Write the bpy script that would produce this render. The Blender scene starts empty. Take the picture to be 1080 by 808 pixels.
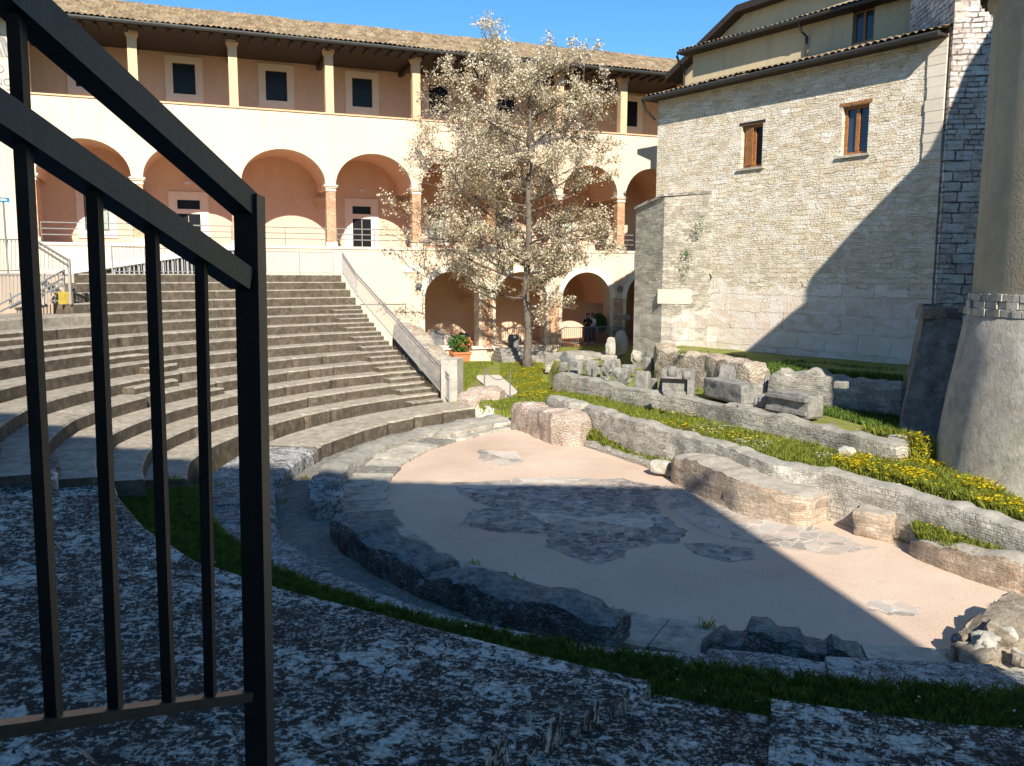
import bpy, bmesh, math, random
import numpy as np
from mathutils import Vector, Matrix, noise as mnoise
random.seed(7); rng = np.random.default_rng(7)
scene = bpy.context.scene
COL = scene.collection
rad = math.radians

# ---------------------------------------------------------------- camera
F, CX, CY, PITCH, ROLL, EYE = 900.0, 540.0, 404.0, rad(7.18), rad(0.23), 5.0
cam_data = bpy.data.cameras.new('camera')
cam_data.sensor_fit = 'HORIZONTAL'; cam_data.sensor_width = 36.0
cam_data.lens = F / 1080 * 36.0
cam_data.clip_start = 0.05; cam_data.clip_end = 3000
cam = bpy.data.objects.new('camera', cam_data); COL.objects.link(cam)
cam.matrix_world = (Matrix.Translation((0, 0, EYE)) @ Matrix.Rotation(rad(90) - PITCH, 4, 'X') @ Matrix.Rotation(ROLL, 4, 'Z'))
scene.camera = cam

# ---------------------------------------------------------------- sky, sun, exposure
SUN_EL, SUN_AZ = rad(35.0), math.atan2(0.165, -0.986)     # azimuth from +Y towards +X
world = bpy.data.worlds.new('World'); scene.world = world; world.use_nodes = True
wt = world.node_tree; wt.nodes.clear()
wo = wt.nodes.new('ShaderNodeOutputWorld'); wb = wt.nodes.new('ShaderNodeBackground')
sky = wt.nodes.new('ShaderNodeTexSky'); sky.sky_type = 'NISHITA'; sky.sun_disc = False
sky.sun_elevation = SUN_EL; sky.sun_rotation = SUN_AZ
sky.altitude = 400; sky.air_density = 1.0; sky.dust_density = 0.0; sky.ozone_density = 6.0
wb.inputs['Strength'].default_value = 0.105
hs = wt.nodes.new('ShaderNodeHueSaturation'); hs.inputs['Saturation'].default_value = 1.15; hs.inputs['Hue'].default_value = .494
wt.links.new(sky.outputs[0], hs.inputs['Color']); wt.links.new(hs.outputs[0], wb.inputs['Color']); wt.links.new(wb.outputs[0], wo.inputs['Surface'])
sun_data = bpy.data.lights.new('sun', 'SUN'); sun_data.energy = 5.0; sun_data.angle = rad(0.53)
sun_data.color = (1.0, 0.93, 0.82)
sun = bpy.data.objects.new('sun', sun_data); COL.objects.link(sun)
sdir = Vector((math.sin(SUN_AZ) * math.cos(SUN_EL), math.cos(SUN_AZ) * math.cos(SUN_EL), math.sin(SUN_EL)))
sun.rotation_euler = sdir.to_track_quat('Z', 'Y').to_euler(); sun.location = (20, -60, 60)
vs = scene.view_settings
scene.display_settings.display_device = 'sRGB'
vs.view_transform = 'Standard'; vs.look = 'None'; vs.exposure = 0.8; vs.gamma = 1.0; vs.use_curve_mapping = False
scene.render.engine = 'CYCLES'
scene.cycles.use_denoising = True
scene.cycles.max_bounces = 7; scene.cycles.diffuse_bounces = 5

# ---------------------------------------------------------------- helpers
def ray(px, py):
    u = (px - CX) / F; v = (py - CY) / F
    c, s = math.cos(ROLL), math.sin(ROLL)
    r = u * c + v * s; d = -u * s + v * c
    return Vector((r, math.cos(PITCH) - d * math.sin(PITCH), -math.sin(PITCH) - d * math.cos(PITCH)))
def atz(px, py, z):
    k = ray(px, py); return Vector((0, 0, EYE)) + k * ((z - EYE) / k.z)
def onplane(px, py, P, n):
    k = ray(px, py); o = Vector((0, 0, EYE)); n = Vector(n)
    return o + k * ((Vector(P) - o).dot(n) / k.dot(n))
def atd(px, py, y):
    k = ray(px, py); return Vector((0, 0, EYE)) + k * (y / k.y)
def nz(x, y, z, s=1.0):
    return mnoise.noise(Vector((x * s, y * s, z * s)))
def fbm(x, y, z, s=1.0):
    return nz(x, y, z, s) * .6 + nz(x + 9, y + 3, z, s * 2.1) * .3 + nz(x, y + 5, z + 7, s * 4.3) * .15

class MB:
    def __init__(self): self.v = []; self.f = []; self.mi = []
    def add(self, vs_, fs_, M=None):
        b = len(self.v)
        if M is not None: vs_ = [M @ Vector(p) for p in vs_]
        self.v.extend([tuple(p) for p in vs_]); self.f.extend([tuple(b + i for i in f) for f in fs_])
        return self
    def box(self, x0, x1, y0, y1, z0, z1, M=None):
        v = [(x0, y0, z0), (x1, y0, z0), (x1, y1, z0), (x0, y1, z0), (x0, y0, z1), (x1, y0, z1), (x1, y1, z1), (x0, y1, z1)]
        return self.add(v, [(0, 3, 2, 1), (4, 5, 6, 7), (0, 1, 5, 4), (1, 2, 6, 5), (2, 3, 7, 6), (3, 0, 4, 7)], M)
    def hexa(self, b, t):
        return self.add(list(b) + list(t), [(0, 3, 2, 1), (4, 5, 6, 7), (0, 1, 5, 4), (1, 2, 6, 5), (2, 3, 7, 6), (3, 0, 4, 7)])
    def prism_xz(self, poly, y0, y1):                     # polygon in x,z (counter-clockwise seen from -y), extruded in y
        n = len(poly)
        v = [(x, y0, z) for x, z in poly] + [(x, y1, z) for x, z in poly]
        f = [tuple(range(n)), tuple(range(2 * n - 1, n - 1, -1))]
        f += [(i, n + i, n + (i + 1) % n, (i + 1) % n) for i in range(n)]
        return self.add(v, f)
    def prism_xy(self, poly, z0, z1):
        n = len(poly)
        v = [(x, y, z0) for x, y in poly] + [(x, y, z1) for x, y in poly]
        f = [tuple(range(n - 1, -1, -1)), tuple(range(n, 2 * n))]
        f += [(i, (i + 1) % n, n + (i + 1) % n, n + i) for i in range(n)]
        return self.add(v, f)
    def bar(self, p, q, w, h=None, up=(0, 0, 1)):
        p = Vector(p); q = Vector(q); h = h or w
        d = (q - p).normalized(); u = Vector(up)
        if abs(d.dot(u)) > .98: u = Vector((0, 1, 0))
        s = d.cross(u).normalized() * (w / 2); t = s.cross(d).normalized() * (h / 2)
        return self.hexa([p - s - t, p + s - t, p + s + t, p - s + t], [q - s - t, q + s - t, q + s + t, q - s + t])
    def tube(self, pts, radii, n=6, cap=True):
        base = len(self.v); rings = []
        for i, p in enumerate(pts):
            p = Vector(p)
            a = Vector(pts[max(i - 1, 0)]); b = Vector(pts[min(i + 1, len(pts) - 1)])
            d = (b - a).normalized()
            u = Vector((0, 0, 1)) if abs(d.z) < .9 else Vector((1, 0, 0))
            s = d.cross(u).normalized(); t = s.cross(d)
            r = radii[i] if hasattr(radii, '__len__') else radii
            for k in range(n):
                an = 2 * math.pi * k / n
                self.v.append(tuple(p + s * (r * math.cos(an)) + t * (r * math.sin(an))))
        for i in range(len(pts) - 1):
            for k in range(n):
                a = base + i * n + k; b = base + i * n + (k + 1) % n
                self.f.append((a, b, b + n, a + n))
        if cap:
            self.f.append(tuple(base + k for k in range(n - 1, -1, -1)))
            e = base + (len(pts) - 1) * n; self.f.append(tuple(e + k for k in range(n)))
        return self
    def lathe(self, prof, n=32, c=(0, 0), a0=0.0, a1=2 * math.pi, wob=0.0):
        base = len(self.v); full = abs(a1 - a0 - 2 * math.pi) < 1e-6; m = n if full else n + 1
        for r, z in prof:
            for k in range(m):
                an = a0 + (a1 - a0) * k / n
                rr = r + (wob * fbm(math.cos(an) * 3 + c[0], math.sin(an) * 3, z, 1.3) if wob else 0)
                self.v.append((c[0] + rr * math.cos(an), c[1] + rr * math.sin(an), z))
        for i in range(len(prof) - 1):
            for k in range(n):
                a = base + i * m + k; b = base + i * m + (k + 1) % m
                self.f.append((a, b, b + m, a + m))
        return self
    def grid(self, nx, ny, fn):
        base = len(self.v)
        for j in range(ny + 1):
            for i in range(nx + 1): self.v.append(tuple(fn(i / nx, j / ny)))
        for j in range(ny):
            for i in range(nx):
                a = base + j * (nx + 1) + i; self.f.append((a, a + 1, a + nx + 2, a + nx + 1))
        return self
    def build(self, name, mat, parent=None, smooth=False):
        me = bpy.data.meshes.new(name)
        me.from_pydata(self.v, [], self.f); me.update()
        if smooth: me.polygons.foreach_set('use_smooth', [True] * len(me.polygons))
        for m_ in (mat if isinstance(mat, list) else [mat]):
            if m_ is not None: me.materials.append(m_)
        if len(self.mi) == len(self.f): me.polygons.foreach_set('material_index', self.mi)
        o = bpy.data.objects.new(name, me); COL.objects.link(o)
        if parent is not None: o.parent = parent
        return o

def np_mesh(name, V, Fq, mat, parent=None):               # fast mesh of equal-size faces
    me = bpy.data.meshes.new(name); k = Fq.shape[1]
    me.vertices.add(len(V)); me.vertices.foreach_set('co', np.asarray(V, np.float32).ravel())
    me.loops.add(Fq.size); me.loops.foreach_set('vertex_index', np.asarray(Fq, np.int32).ravel())
    me.polygons.add(len(Fq)); me.polygons.foreach_set('loop_start', np.arange(0, Fq.size, k, dtype=np.int32))
    me.update(calc_edges=True)
    if mat is not None: me.materials.append(mat)
    o = bpy.data.objects.new(name, me); COL.objects.link(o)
    if parent is not None: o.parent = parent
    return o
def tag(o, label=None, cat=None, group=None, kind=None):
    if label: o['label'] = label
    if cat: o['category'] = cat
    if group: o['group'] = group
    if kind: o['kind'] = kind
    return o
def thing(name, label, cat, loc=(0, 0, 0), rz=0.0, group=None):
    o = bpy.data.objects.new(name, None); COL.objects.link(o); o.empty_display_size = .3
    o.location = loc; o.rotation_euler = (0, 0, rz)
    return tag(o, label, cat, group)
def copy_tree(o, parent=None):
    c = o.copy(); COL.objects.link(c); c.parent = parent
    for ch in list(o.children): copy_tree(ch, c)
    return c

# ---------------------------------------------------------------- materials
class NT:
    def __init__(self, name):
        self.m = bpy.data.materials.new(name); self.m.use_nodes = True; self.t = self.m.node_tree
        self.b = self.t.nodes['Principled BSDF']; self.b.inputs['Roughness'].default_value = .9
        self.b.inputs['Specular IOR Level'].default_value = .2
    def n(self, ty, **kw):
        nd = self.t.nodes.new(ty)
        for k, v in kw.items():
            if k.startswith('_'): setattr(nd, k[1:], v)
            else: self.set(nd, k, v)
        return nd
    def set(self, nd, k, v):
        i = nd.inputs[int(k[1:])] if k[0] == 'i' and k[1:].isdigit() else nd.inputs[k.replace('__', ' ')]
        if isinstance(v, bpy.types.NodeSocket): self.t.links.new(v, i)
        elif isinstance(v, bpy.types.Node): self.t.links.new(v.outputs[0], i)
        else:
            if i.type == 'RGBA' and len(v) == 3: v = (*v, 1)
            i.default_value = v
    def pos(self, obj=False):
        if obj: return self.n('ShaderNodeTexCoord').outputs['Object']
        return self.n('ShaderNodeNewGeometry').outputs['Position']
    def noise(self, vec, scale, detail=4, rough=.6):
        return self.n('ShaderNodeTexNoise', Vector=vec, Scale=scale, Detail=detail, Roughness=rough).outputs[0]
    def vor(self, vec, scale, feature='F1', out=0, rnd=1.0):
        return self.n('ShaderNodeTexVoronoi', _feature=feature, Vector=vec, Scale=scale, Randomness=rnd).outputs[out]
    def ramp(self, fac, stops, interp='LINEAR'):
        r = self.n('ShaderNodeValToRGB', Fac=fac); cr = r.color_ramp; cr.interpolation = interp
        while len(cr.elements) < len(stops): cr.elements.new(.5)
        for e, (p, c) in zip(cr.elements, stops):
            e.position = p; e.color = (*c, 1) if not isinstance(c, float) else (c, c, c, 1)
        return r.outputs[0]
    def mix(self, fac, a, b, mode='MIX'):
        m = self.n('ShaderNodeMix', _data_type='RGBA', _blend_type=mode)
        for s, v in (('Factor', fac), (6, a), (7, b)):
            i = m.inputs[0] if s == 'Factor' else m.inputs[s]
            if isinstance(v, bpy.types.NodeSocket): self.t.links.new(v, i)
            else: i.default_value = v if not hasattr(v, '__len__') else ((*v, 1) if len(v) == 3 else v)
        return m.outputs[2]
    def math(self, op, a, b=0.0, c=0.0, clamp=False):
        m = self.n('ShaderNodeMath', _operation=op, _use_clamp=clamp)
        for i, v in enumerate((a, b, c)):
            if isinstance(v, bpy.types.NodeSocket): self.t.links.new(v, m.inputs[i])
            else: m.inputs[i].default_value = v
        return m.outputs[0]
    def vmath(self, op, a, b):
        m = self.n('ShaderNodeVectorMath', _operation=op)
        for i, v in enumerate((a, b)):
            if isinstance(v, bpy.types.NodeSocket): self.t.links.new(v, m.inputs[i])
            else: m.inputs[i].default_value = v
        return m.outputs[0]
    def sep(self, v): return self.n('ShaderNodeSeparateXYZ', i0=v).outputs
    def comb(self, x, y, z=0.0): return self.n('ShaderNodeCombineXYZ', i0=x, i1=y, i2=z).outputs[0]
    def bump(self, h, strength=.6, dist=.02, normal=None):
        b = self.n('ShaderNodeBump', Strength=strength, Distance=dist, Height=h)
        if normal is not None: self.set(b, 'Normal', normal)
        return b.outputs[0]
    def done(self, color=None, normal=None, rough=None, spec=None, metal=None):
        if color is not None: self.set(self.b, 'Base Color', color)
        if normal is not None: self.set(self.b, 'Normal', normal)
        if rough is not None: self.set(self.b, 'Roughness', rough)
        if spec is not None: self.set(self.b, 'Specular IOR Level', spec)
        if metal is not None: self.set(self.b, 'Metallic', metal)
        return self.m

def plaster(name, col, var=.12, stain=None, rough_scale=30, bumpd=.006):
    t = NT(name); p = t.pos()
    a = t.noise(p, .35, 5, .65); c = t.noise(p, 3.0, 4)
    lo = tuple(x * (1 - var) for x in col); hi = tuple(min(1, x * (1 + var * .6)) for x in col)
    k = t.ramp(t.math('ADD', t.math('MULTIPLY', a, .6), t.math('MULTIPLY', c, .4)), [(.32, lo), (.62, hi)])
    if stain:
        s = t.sep(p); st = t.noise(t.comb(t.math('MULTIPLY', s[0], 1.6), t.math('MULTIPLY', s[1], 1.6), t.math('MULTIPLY', s[2], .18)), 1.0, 5, .7)
        k = t.mix(t.ramp(st, [(.52, 0.0), (.72, .7)]), k, stain)
    return t.done(k, t.bump(t.noise(p, rough_scale, 3), .35, bumpd))
def flat(name, col, rough=.6, metal=0.0, var=.15, scale=6, spec=.3, bumpd=.002):
    t = NT(name); p = t.pos(); a = t.noise(p, scale, 4)
    k = t.ramp(a, [(.3, tuple(x * (1 - var) for x in col)), (.7, tuple(min(1, x * (1 + var)) for x in col))])
    return t.done(k, t.bump(t.noise(p, 60, 3), .3, bumpd), rough, spec, metal)
def coursed(name, cols, mortar, w=.5, h=.2, dist=.12, mort=.02, big=None, weather=(.12, .11, .1), obj=True, bumpd=.05, wamt=.6, along=(1, 1), top=None):
    """irregular courses of stone in local x / z; cols = list of stone colours; big = (z limit, colours) ashlar below"""
    t = NT(name); p = t.pos(obj); s = t.sep(p)
    wn = t.n('ShaderNodeTexNoise', Vector=p, Scale=2.2, Detail=3).outputs[1]
    wv = t.vmath('SUBTRACT', wn, (.5, .5, .5)); ws = t.sep(wv)
    x = t.math('ADD', t.math('ADD', t.math('MULTIPLY', s[0], along[0]), t.math('MULTIPLY', s[1], along[1])), t.math('MULTIPLY', ws[0], dist * 2.5)); z = t.math('ADD', s[2], t.math('MULTIPLY', ws[2], dist))
    def br(w_, h_, m_):
        b = t.n('ShaderNodeTexBrick', Vector=t.comb(x, z), Color1=(0, 0, 0), Color2=(1, 1, 1), Mortar=(.5, .5, .5), Scale=1.0, _offset=.45, _squash=1.45, _squash_frequency=3)
        t.set(b, 'Mortar Size', m_); t.set(b, 'Mortar Smooth', .35); t.set(b, 'Brick Width', w_); t.set(b, 'Row Height', h_)
        return b
    b1 = br(w, h, mort); b2 = br(w * .62, h * .5, mort * .8)
    pick = t.ramp(t.noise(p, .9, 2), [(.44, 0.0), (.54, 1.0)])
    n_ = len(cols)
    def colour(b, cc):
        k = t.ramp(b.outputs[0], [((i + .5) / len(cc), c) for i, c in enumerate(cc)])
        return k
    k = t.mix(pick, colour(b1, cols), colour(b2, cols)); fac = t.mix(pick, b1.outputs[1], b2.outputs[1])
    mortc = t.mix(t.noise(p, 5, 3), tuple(c * .8 for c in mortar), mortar)
    if big:
        b3 = br(big[2], big[3], mort * .7); z2 = t.math('ADD', s[2], t.math('MULTIPLY', t.math('SUBTRACT', t.noise(p, .55, 2), .5), 3.2))
        bf = t.ramp(t.math('SUBTRACT', big[0] + .5, z2), [(.45, 0.0), (.55, 1.0)])
        k = t.mix(bf, k, colour(b3, big[1])); fac = t.mix(bf, fac, b3.outputs[1])
    fac = t.math('MULTIPLY', fac, t.ramp(t.noise(p, 1.9, 4), [(.4, 1.0), (.62, .15)]))
    k = t.mix(fac, k, mortc)
    cellv = t.sep(t.vor(t.comb(x, t.math('MULTIPLY', z, 2.4)), 2.6, 'F1', 1))[0]
    k = t.mix(.5, k, t.ramp(cellv, [(.1, .3), (.5, .5), (.9, .72)]), 'OVERLAY')
    grain = t.noise(p, 14, 5, .7)
    k = t.mix(.7, k, t.ramp(grain, [(.25, .25), (.75, .8)]), 'OVERLAY')
    wz = t.ramp(t.noise(p, .5, 6, .7), [(.48, 0.0), (.7, 1.0)])
    k = t.mix(t.math('MULTIPLY', wz, wamt), k, weather)
    if top:
        gn = t.n('ShaderNodeNewGeometry').outputs['Normal']; up = t.ramp(t.math('ADD', t.sep(gn)[2], t.math('MULTIPLY', t.math('SUBTRACT', t.noise(p, 3, 4), .5), .5)), [(.45, 0.0), (.7, 1.0)])
        k = t.mix(up, k, t.ramp(t.noise(p, 4, 6, .7), [(.3, tuple(c * .6 for c in top)), (.65, top)])); fac = t.math('MULTIPLY', fac, t.math('SUBTRACT', 1.0, up))
    hgt = t.math('ADD', t.math('MULTIPLY', t.math('SUBTRACT', 1.0, fac), .8), t.math('MULTIPLY', grain, .6))
    return t.done(k, t.bump(hgt, .9, bumpd))
def rubble(name, cols, mortar, scale=4.0, flat_z=1.7, weather=(.1, .095, .085), wamt=.5, bumpd=.06, mw=.06, top=None):
    """rough stones in mortar, any orientation"""
    t = NT(name); p = t.pos(True); s = t.sep(p)
    dn = t.n('ShaderNodeTexNoise', Vector=p, Scale=5.0, Detail=3).outputs[1]
    q = t.vmath('ADD', t.comb(s[0], s[1], t.math('MULTIPLY', s[2], flat_z)), t.vmath('MULTIPLY', t.vmath('SUBTRACT', dn, (.5, .5, .5)), (.16, .16, .16)))
    edge = t.vor(q, scale, 'DISTANCE_TO_EDGE'); cell = t.vor(q, scale, 'F1', 1)
    k = t.ramp(t.sep(cell)[0], [((i + .5) / len(cols), c) for i, c in enumerate(cols)])
    k = t.mix(.35, k, t.ramp(t.noise(p, 2.2, 5, .7), [((i + 1) / (len(cols) + 1), c) for i, c in enumerate(cols)]))
    e = t.math('MAXIMUM', t.ramp(edge, [(.0, 0.0), (mw, 1.0)]), t.math('MULTIPLY', t.ramp(t.noise(p, 2.7, 4), [(.42, 0.0), (.6, 1.0)]), .8))
    k = t.mix(e, mortar, k)
    g = t.noise(p, 16, 5, .7)
    k = t.mix(.6, k, t.ramp(g, [(.25, .22), (.75, .8)]), 'OVERLAY')
    wz = t.ramp(t.noise(p, 1.1, 6, .72), [(.46, 0.0), (.66, 1.0)])
    k = t.mix(t.math('MULTIPLY', wz, wamt), k, weather)
    if top:
        gn = t.n('ShaderNodeNewGeometry').outputs['Normal']; up = t.ramp(t.math('ADD', t.sep(gn)[2], t.math('MULTIPLY', t.math('SUBTRACT', t.noise(p, 5, 5), .5), .9)), [(.5, 0.0), (.75, 1.0)])
        k = t.mix(up, k, t.ramp(t.noise(p, 6, 7, .75), [(.35, tuple(c * .3 for c in top)), (.6, top)]))
    h = t.math('ADD', t.math('MULTIPLY', t.math('MULTIPLY', t.ramp(edge, [(0, 0.0), (.2, 1.0)]), e), .45), t.math('MULTIPLY', t.noise(p, 9, 8, .75), 1.0))
    return t.done(k, t.bump(h, .9, bumpd))
def lichen(name, dark=(.024, .0215, .018), mid=(.095, .087, .074), light=(.88, .84, .72), amount=.8, s=1.0, warm=None):
    t = NT(name); p = t.pos()
    dn = t.n('ShaderNodeTexNoise', Vector=p, Scale=4 * s, Detail=5).outputs[1]
    q = t.vmath('ADD', p, t.vmath('MULTIPLY', t.vmath('SUBTRACT', dn, (.5, .5, .5)), (.35, .35, .35)))
    a = t.noise(q, 2.6 * s, 9, .78); b = t.noise(q, 8.5 * s, 7, .75); c = t.noise(p, 26 * s, 5, .7)
    base = t.ramp(b, [(.36, dark), (.5, tuple((x * .6 + y * .4) for x, y in zip(dark, mid))), (.62, mid)])
    sh = amount * .1 - .05
    lowf = t.math('MULTIPLY', t.math('SUBTRACT', t.noise(p, .55 * s, 3), .5), .34)
    m1 = t.ramp(t.math('ADD', t.math('ADD', t.math('MULTIPLY', a, .45), t.math('MULTIPLY', b, .55)), lowf), [(.545 - sh, 0.0), (.57 - sh, 1.0)])
    m2 = t.ramp(t.math('ADD', t.math('MULTIPLY', b, .4), t.math('MULTIPLY', c, .6)), [(.55 - sh, 0.0), (.575 - sh, 1.0)])
    v = t.vor(q, 11 * s); vm = t.ramp(t.math('ADD', v, t.math('MULTIPLY', a, .8)), [(.47, 1.0), (.56, 0.0)])
    lc = t.mix(t.ramp(c, [(.35, 0.0), (.62, 1.0)]), tuple(x * .38 for x in light), light)
    k = t.mix(t.math('MULTIPLY', m1, .9), base, lc)
    k = t.mix(t.math('MULTIPLY', m2, .7), k, tuple(x * .85 for x in light))
    k = t.mix(t.math('MULTIPLY', vm, .7), k, light)
    dk = t.ramp(t.noise(p, 1.1 * s, 8, .75), [(.36, .85), (.47, 0.0)])
    k = t.mix(dk, k, dark)
    h = t.math('ADD', t.math('ADD', t.math('MULTIPLY', a, .8), t.math('MULTIPLY', b, .5)), t.math('MULTIPLY', m1, .1))
    return t.done(k, t.bump(h, 1.0, .06))
def rock(name, cols, s=1.0, dark=(.1, .1, .1), wamt=.6, bumpd=.03):
    t = NT(name); p = t.pos()
    k = t.ramp(t.noise(p, 2.5 * s, 6, .7), [(.3, cols[0]), (.5, cols[1]), (.68, cols[2])])
    k = t.mix(.3, k, t.ramp(t.noise(p, .45 * s, 4, .6), [(.3, .3), (.7, .72)]), 'OVERLAY')
    k = t.mix(t.math('MULTIPLY', t.ramp(t.noise(p, 1.3 * s, 7, .75), [(.5, 0.0), (.64, 1.0)]), wamt), k, dark)
    pit = t.ramp(t.vor(p, 22 * s), [(.0, 0.0), (.22, 1.0)])
    k = t.mix(.4, k, pit, 'MULTIPLY')
    h = t.math('ADD', t.noise(p, 7 * s, 8, .75), t.math('MULTIPLY', pit, .2))
    return t.done(k, t.bump(h, .9, bumpd))

M = {}
M['plaster'] = plaster('sunlit_cream_plaster', (.70, .555, .405), .08, stain=(.58, .45, .32))
M['peach'] = plaster('peach_plaster', (.70, .50, .35), .09, stain=(.60, .42, .30))
M['frame'] = plaster('pale_stone_frame', (.82, .71, .59), .08)
M['column'] = plaster('column_plaster', (.66, .45, .27), .1)
M['capital'] = plaster('capital_stone', (.74, .62, .47), .12)
M['brick'] = coursed('orange_brick', [(.42, .19, .10), (.50, .26, .14), (.58, .34, .2), (.48, .22, .12)], (.55, .42, .3), .28, .08, .01, .012, bumpd=.01, wamt=.15, weather=(.6, .42, .28))
M['ochre'] = plaster('ochre_plaster', (.55, .45, .28), .12, stain=(.42, .32, .21))
M['apse_plaster'] = plaster('rough_grey_plaster', (.36, .31, .215), .22, stain=(.2, .165, .115), rough_scale=18, bumpd=.03)
M['apse_base'] = rock('weathered_grey_render', [(.34, .31, .25), (.43, .395, .33), (.5, .465, .4)], 1.4, (.2, .185, .155), .6, .03)
M['butt'] = rock('dark_streaked_render', [(.12, .11, .095), (.2, .185, .16), (.3, .28, .25)], 1.6, (.07, .065, .06), .7, .03)
M['palace'] = coursed('palace_stone', [(.4, .35, .28), (.5, .45, .37), (.46, .4, .32)], (.4, .36, .3), .6, .3)
M['church'] = coursed('church_rubble', [(.64, .54, .39), (.76, .66, .50), (.82, .74, .58), (.68, .57, .41), (.85, .78, .64), (.72, .62, .47)], (.66, .56, .41), .40, .165, .2, .02,
                      big=(4.9, [(.76, .66, .54), (.82, .72, .6), (.74, .6, .49), (.84, .77, .65)], 1.15, .62), weather=(.46, .385, .275), wamt=.36, bumpd=.09)
M['pier_stone'] = coursed('pier_courses', [(.40, .35, .27), (.52, .46, .36), (.60, .54, .43), (.46, .40, .3)], (.46, .40, .31), .4, .13, .09, .014,
                      big=(3.9, [(.56, .5, .41), (.66, .6, .5), (.5, .44, .36)], .9, .5), weather=(.2, .19, .17), wamt=.5, bumpd=.06)
M['tower'] = coursed('tower_blocks', [(.55, .52, .47), (.62, .59, .54), (.48, .36, .30), (.58, .54, .48), (.66, .63, .58), (.50, .44, .4)], (.10, .09, .08), .5, .3, .1, .03, weather=(.2, .17, .14), wamt=.5, bumpd=.06)
M['quoin'] = plaster('white_quoin', (.66, .59, .47), .16, stain=(.52, .46, .36))
M['opus'] = coursed('small_block_walling', [(.38, .35, .29), (.46, .43, .37), (.54, .5, .43), (.42, .385, .32)], (.36, .33, .275), .15, .1, .1, .014, weather=(.25, .23, .195), wamt=.7, obj=False, bumpd=.04, along=(.465, -.885), top=(.40, .37, .31))
M['wall_rubble'] = coursed('rubble_walling', [(.32, .29, .24), (.40, .37, .31), (.47, .435, .37), (.36, .32, .26)], (.33, .295, .24), .26, .13, .22, .016, weather=(.2, .185, .155), wamt=.75, obj=False, bumpd=.05, along=(.57, -.82), top=(.36, .335, .28))
M['brick_ruin'] = coursed('thin_brick_ruin', [(.36, .25, .17), (.46, .35, .25), (.42, .30, .2), (.52, .43, .33)], (.46, .40, .32), .34, .075, .06, .012, weather=(.36, .32, .26), wamt=.55, obj=False, bumpd=.035, along=(.465, -.885), top=(.44, .39, .32))
M['pink_ruin'] = rubble('pinkish_rubble', [(.42, .31, .24), (.5, .38, .3), (.48, .4, .33), (.54, .45, .37)], (.46, .37, .3), 7.0, 2.2, (.36, .29, .23), .7, .05, .025)
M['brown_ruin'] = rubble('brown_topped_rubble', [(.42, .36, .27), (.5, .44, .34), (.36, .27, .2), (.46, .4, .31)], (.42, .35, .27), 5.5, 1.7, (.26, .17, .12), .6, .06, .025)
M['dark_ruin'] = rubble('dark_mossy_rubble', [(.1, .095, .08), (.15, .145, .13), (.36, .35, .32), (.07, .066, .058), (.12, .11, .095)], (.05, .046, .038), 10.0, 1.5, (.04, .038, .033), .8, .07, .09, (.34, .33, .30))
M['near_rubble'] = None
M['near_rubble'] = rock('crumbling_tan_rubble', [(.24, .19, .13), (.36, .30, .22), (.48, .42, .33)], 2.6, (.15, .12, .085), .8, .06)
M['seat'] = rock('brown_grey_seating_stone', [(.25, .21, .155), (.33, .29, .225), (.43, .385, .305)], 2.2, (.16, .138, .105), .7, .02)
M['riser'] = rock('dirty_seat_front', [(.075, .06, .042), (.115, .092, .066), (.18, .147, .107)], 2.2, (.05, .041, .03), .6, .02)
M['seat_old'] = rock('pale_worn_stone', [(.28, .235, .175), (.37, .32, .245), (.5, .445, .36)], 2.0, (.2, .165, .12), .6, .03)
M['lichen'] = lichen('dark_lichen_stone')
M['lichen_light'] = lichen('pale_lichen_stone', (.07, .068, .064), (.28, .27, .25), (.62, .61, .57), 1.0, 1.0)
M['block'] = rock('grey_marble_block', [(.19, .18, .155), (.27, .255, .225), (.35, .335, .3)], 3.0, (.10, .096, .086), .8, .03)
M['block_pale'] = rock('pale_limestone', [(.38, .345, .285), (.46, .425, .355), (.54, .505, .435)], 2.0, (.26, .24, .2), .6, .03)
M['block_dark'] = rock('dark_stone', [(.1, .1, .1), (.17, .17, .17), (.25, .25, .24)], 1.6, (.05, .05, .05), .5, .02)
M['slab'] = rock('worn_paving_slab', [(.36, .32, .25), (.46, .42, .34), (.58, .53, .44)], 1.6, (.17, .155, .125), .8, .035)
M['corridor'] = lichen('corridor_paving', (.15, .14, .12), (.30, .28, .24), (.46, .44, .39), .45, .7)
M['iron'] = flat('black_painted_iron', (.012, .013, .015), .42, 0, .5, 14, .5, .003)
M['iron_side'] = M['iron']
M['galv'] = flat('galvanised_steel', (.34, .335, .32), .55, .3, .15)
M['darkgalv'] = flat('dull_grey_steel', (.2, .195, .185), .55, .3, .2)
M['dark'] = flat('dark_interior', (.012, .011, .01), .8)
M['glass_dark'] = flat('dark_window_glass', (.010, .012, .015), .3, 0, .2, 1, .2)
M['glass_blue'] = flat('sky_reflecting_glass', (.03, .05, .085), .06, 0, .2, 1, .6)
M['glass_green'] = flat('pale_green_glass', (.34, .42, .36), .15, 0, .1, 1, .5)
M['wood_frame'] = flat('brown_window_wood', (.30, .13, .045), .5, 0, .3, 9)
M['timber'] = flat('dark_eave_timber', (.035, .025, .02), .7)
M['gutter'] = flat('dark_gutter', (.05, .05, .045), .45, .3)
M['terracotta'] = flat('terracotta', (.52, .19, .08), .75)
M['terrafloor'] = flat('terracotta_paving', (.42, .2, .12), .8, 0, .2, 3)
M['white'] = flat('white_paint', (.72, .70, .66), .6, 0, .06)
M['yellow'] = flat('yellow_paint', (.62, .45, .08), .6)
M['blue'] = flat('blue_sign_paint', (.015, .16, .28), .4)
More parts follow.
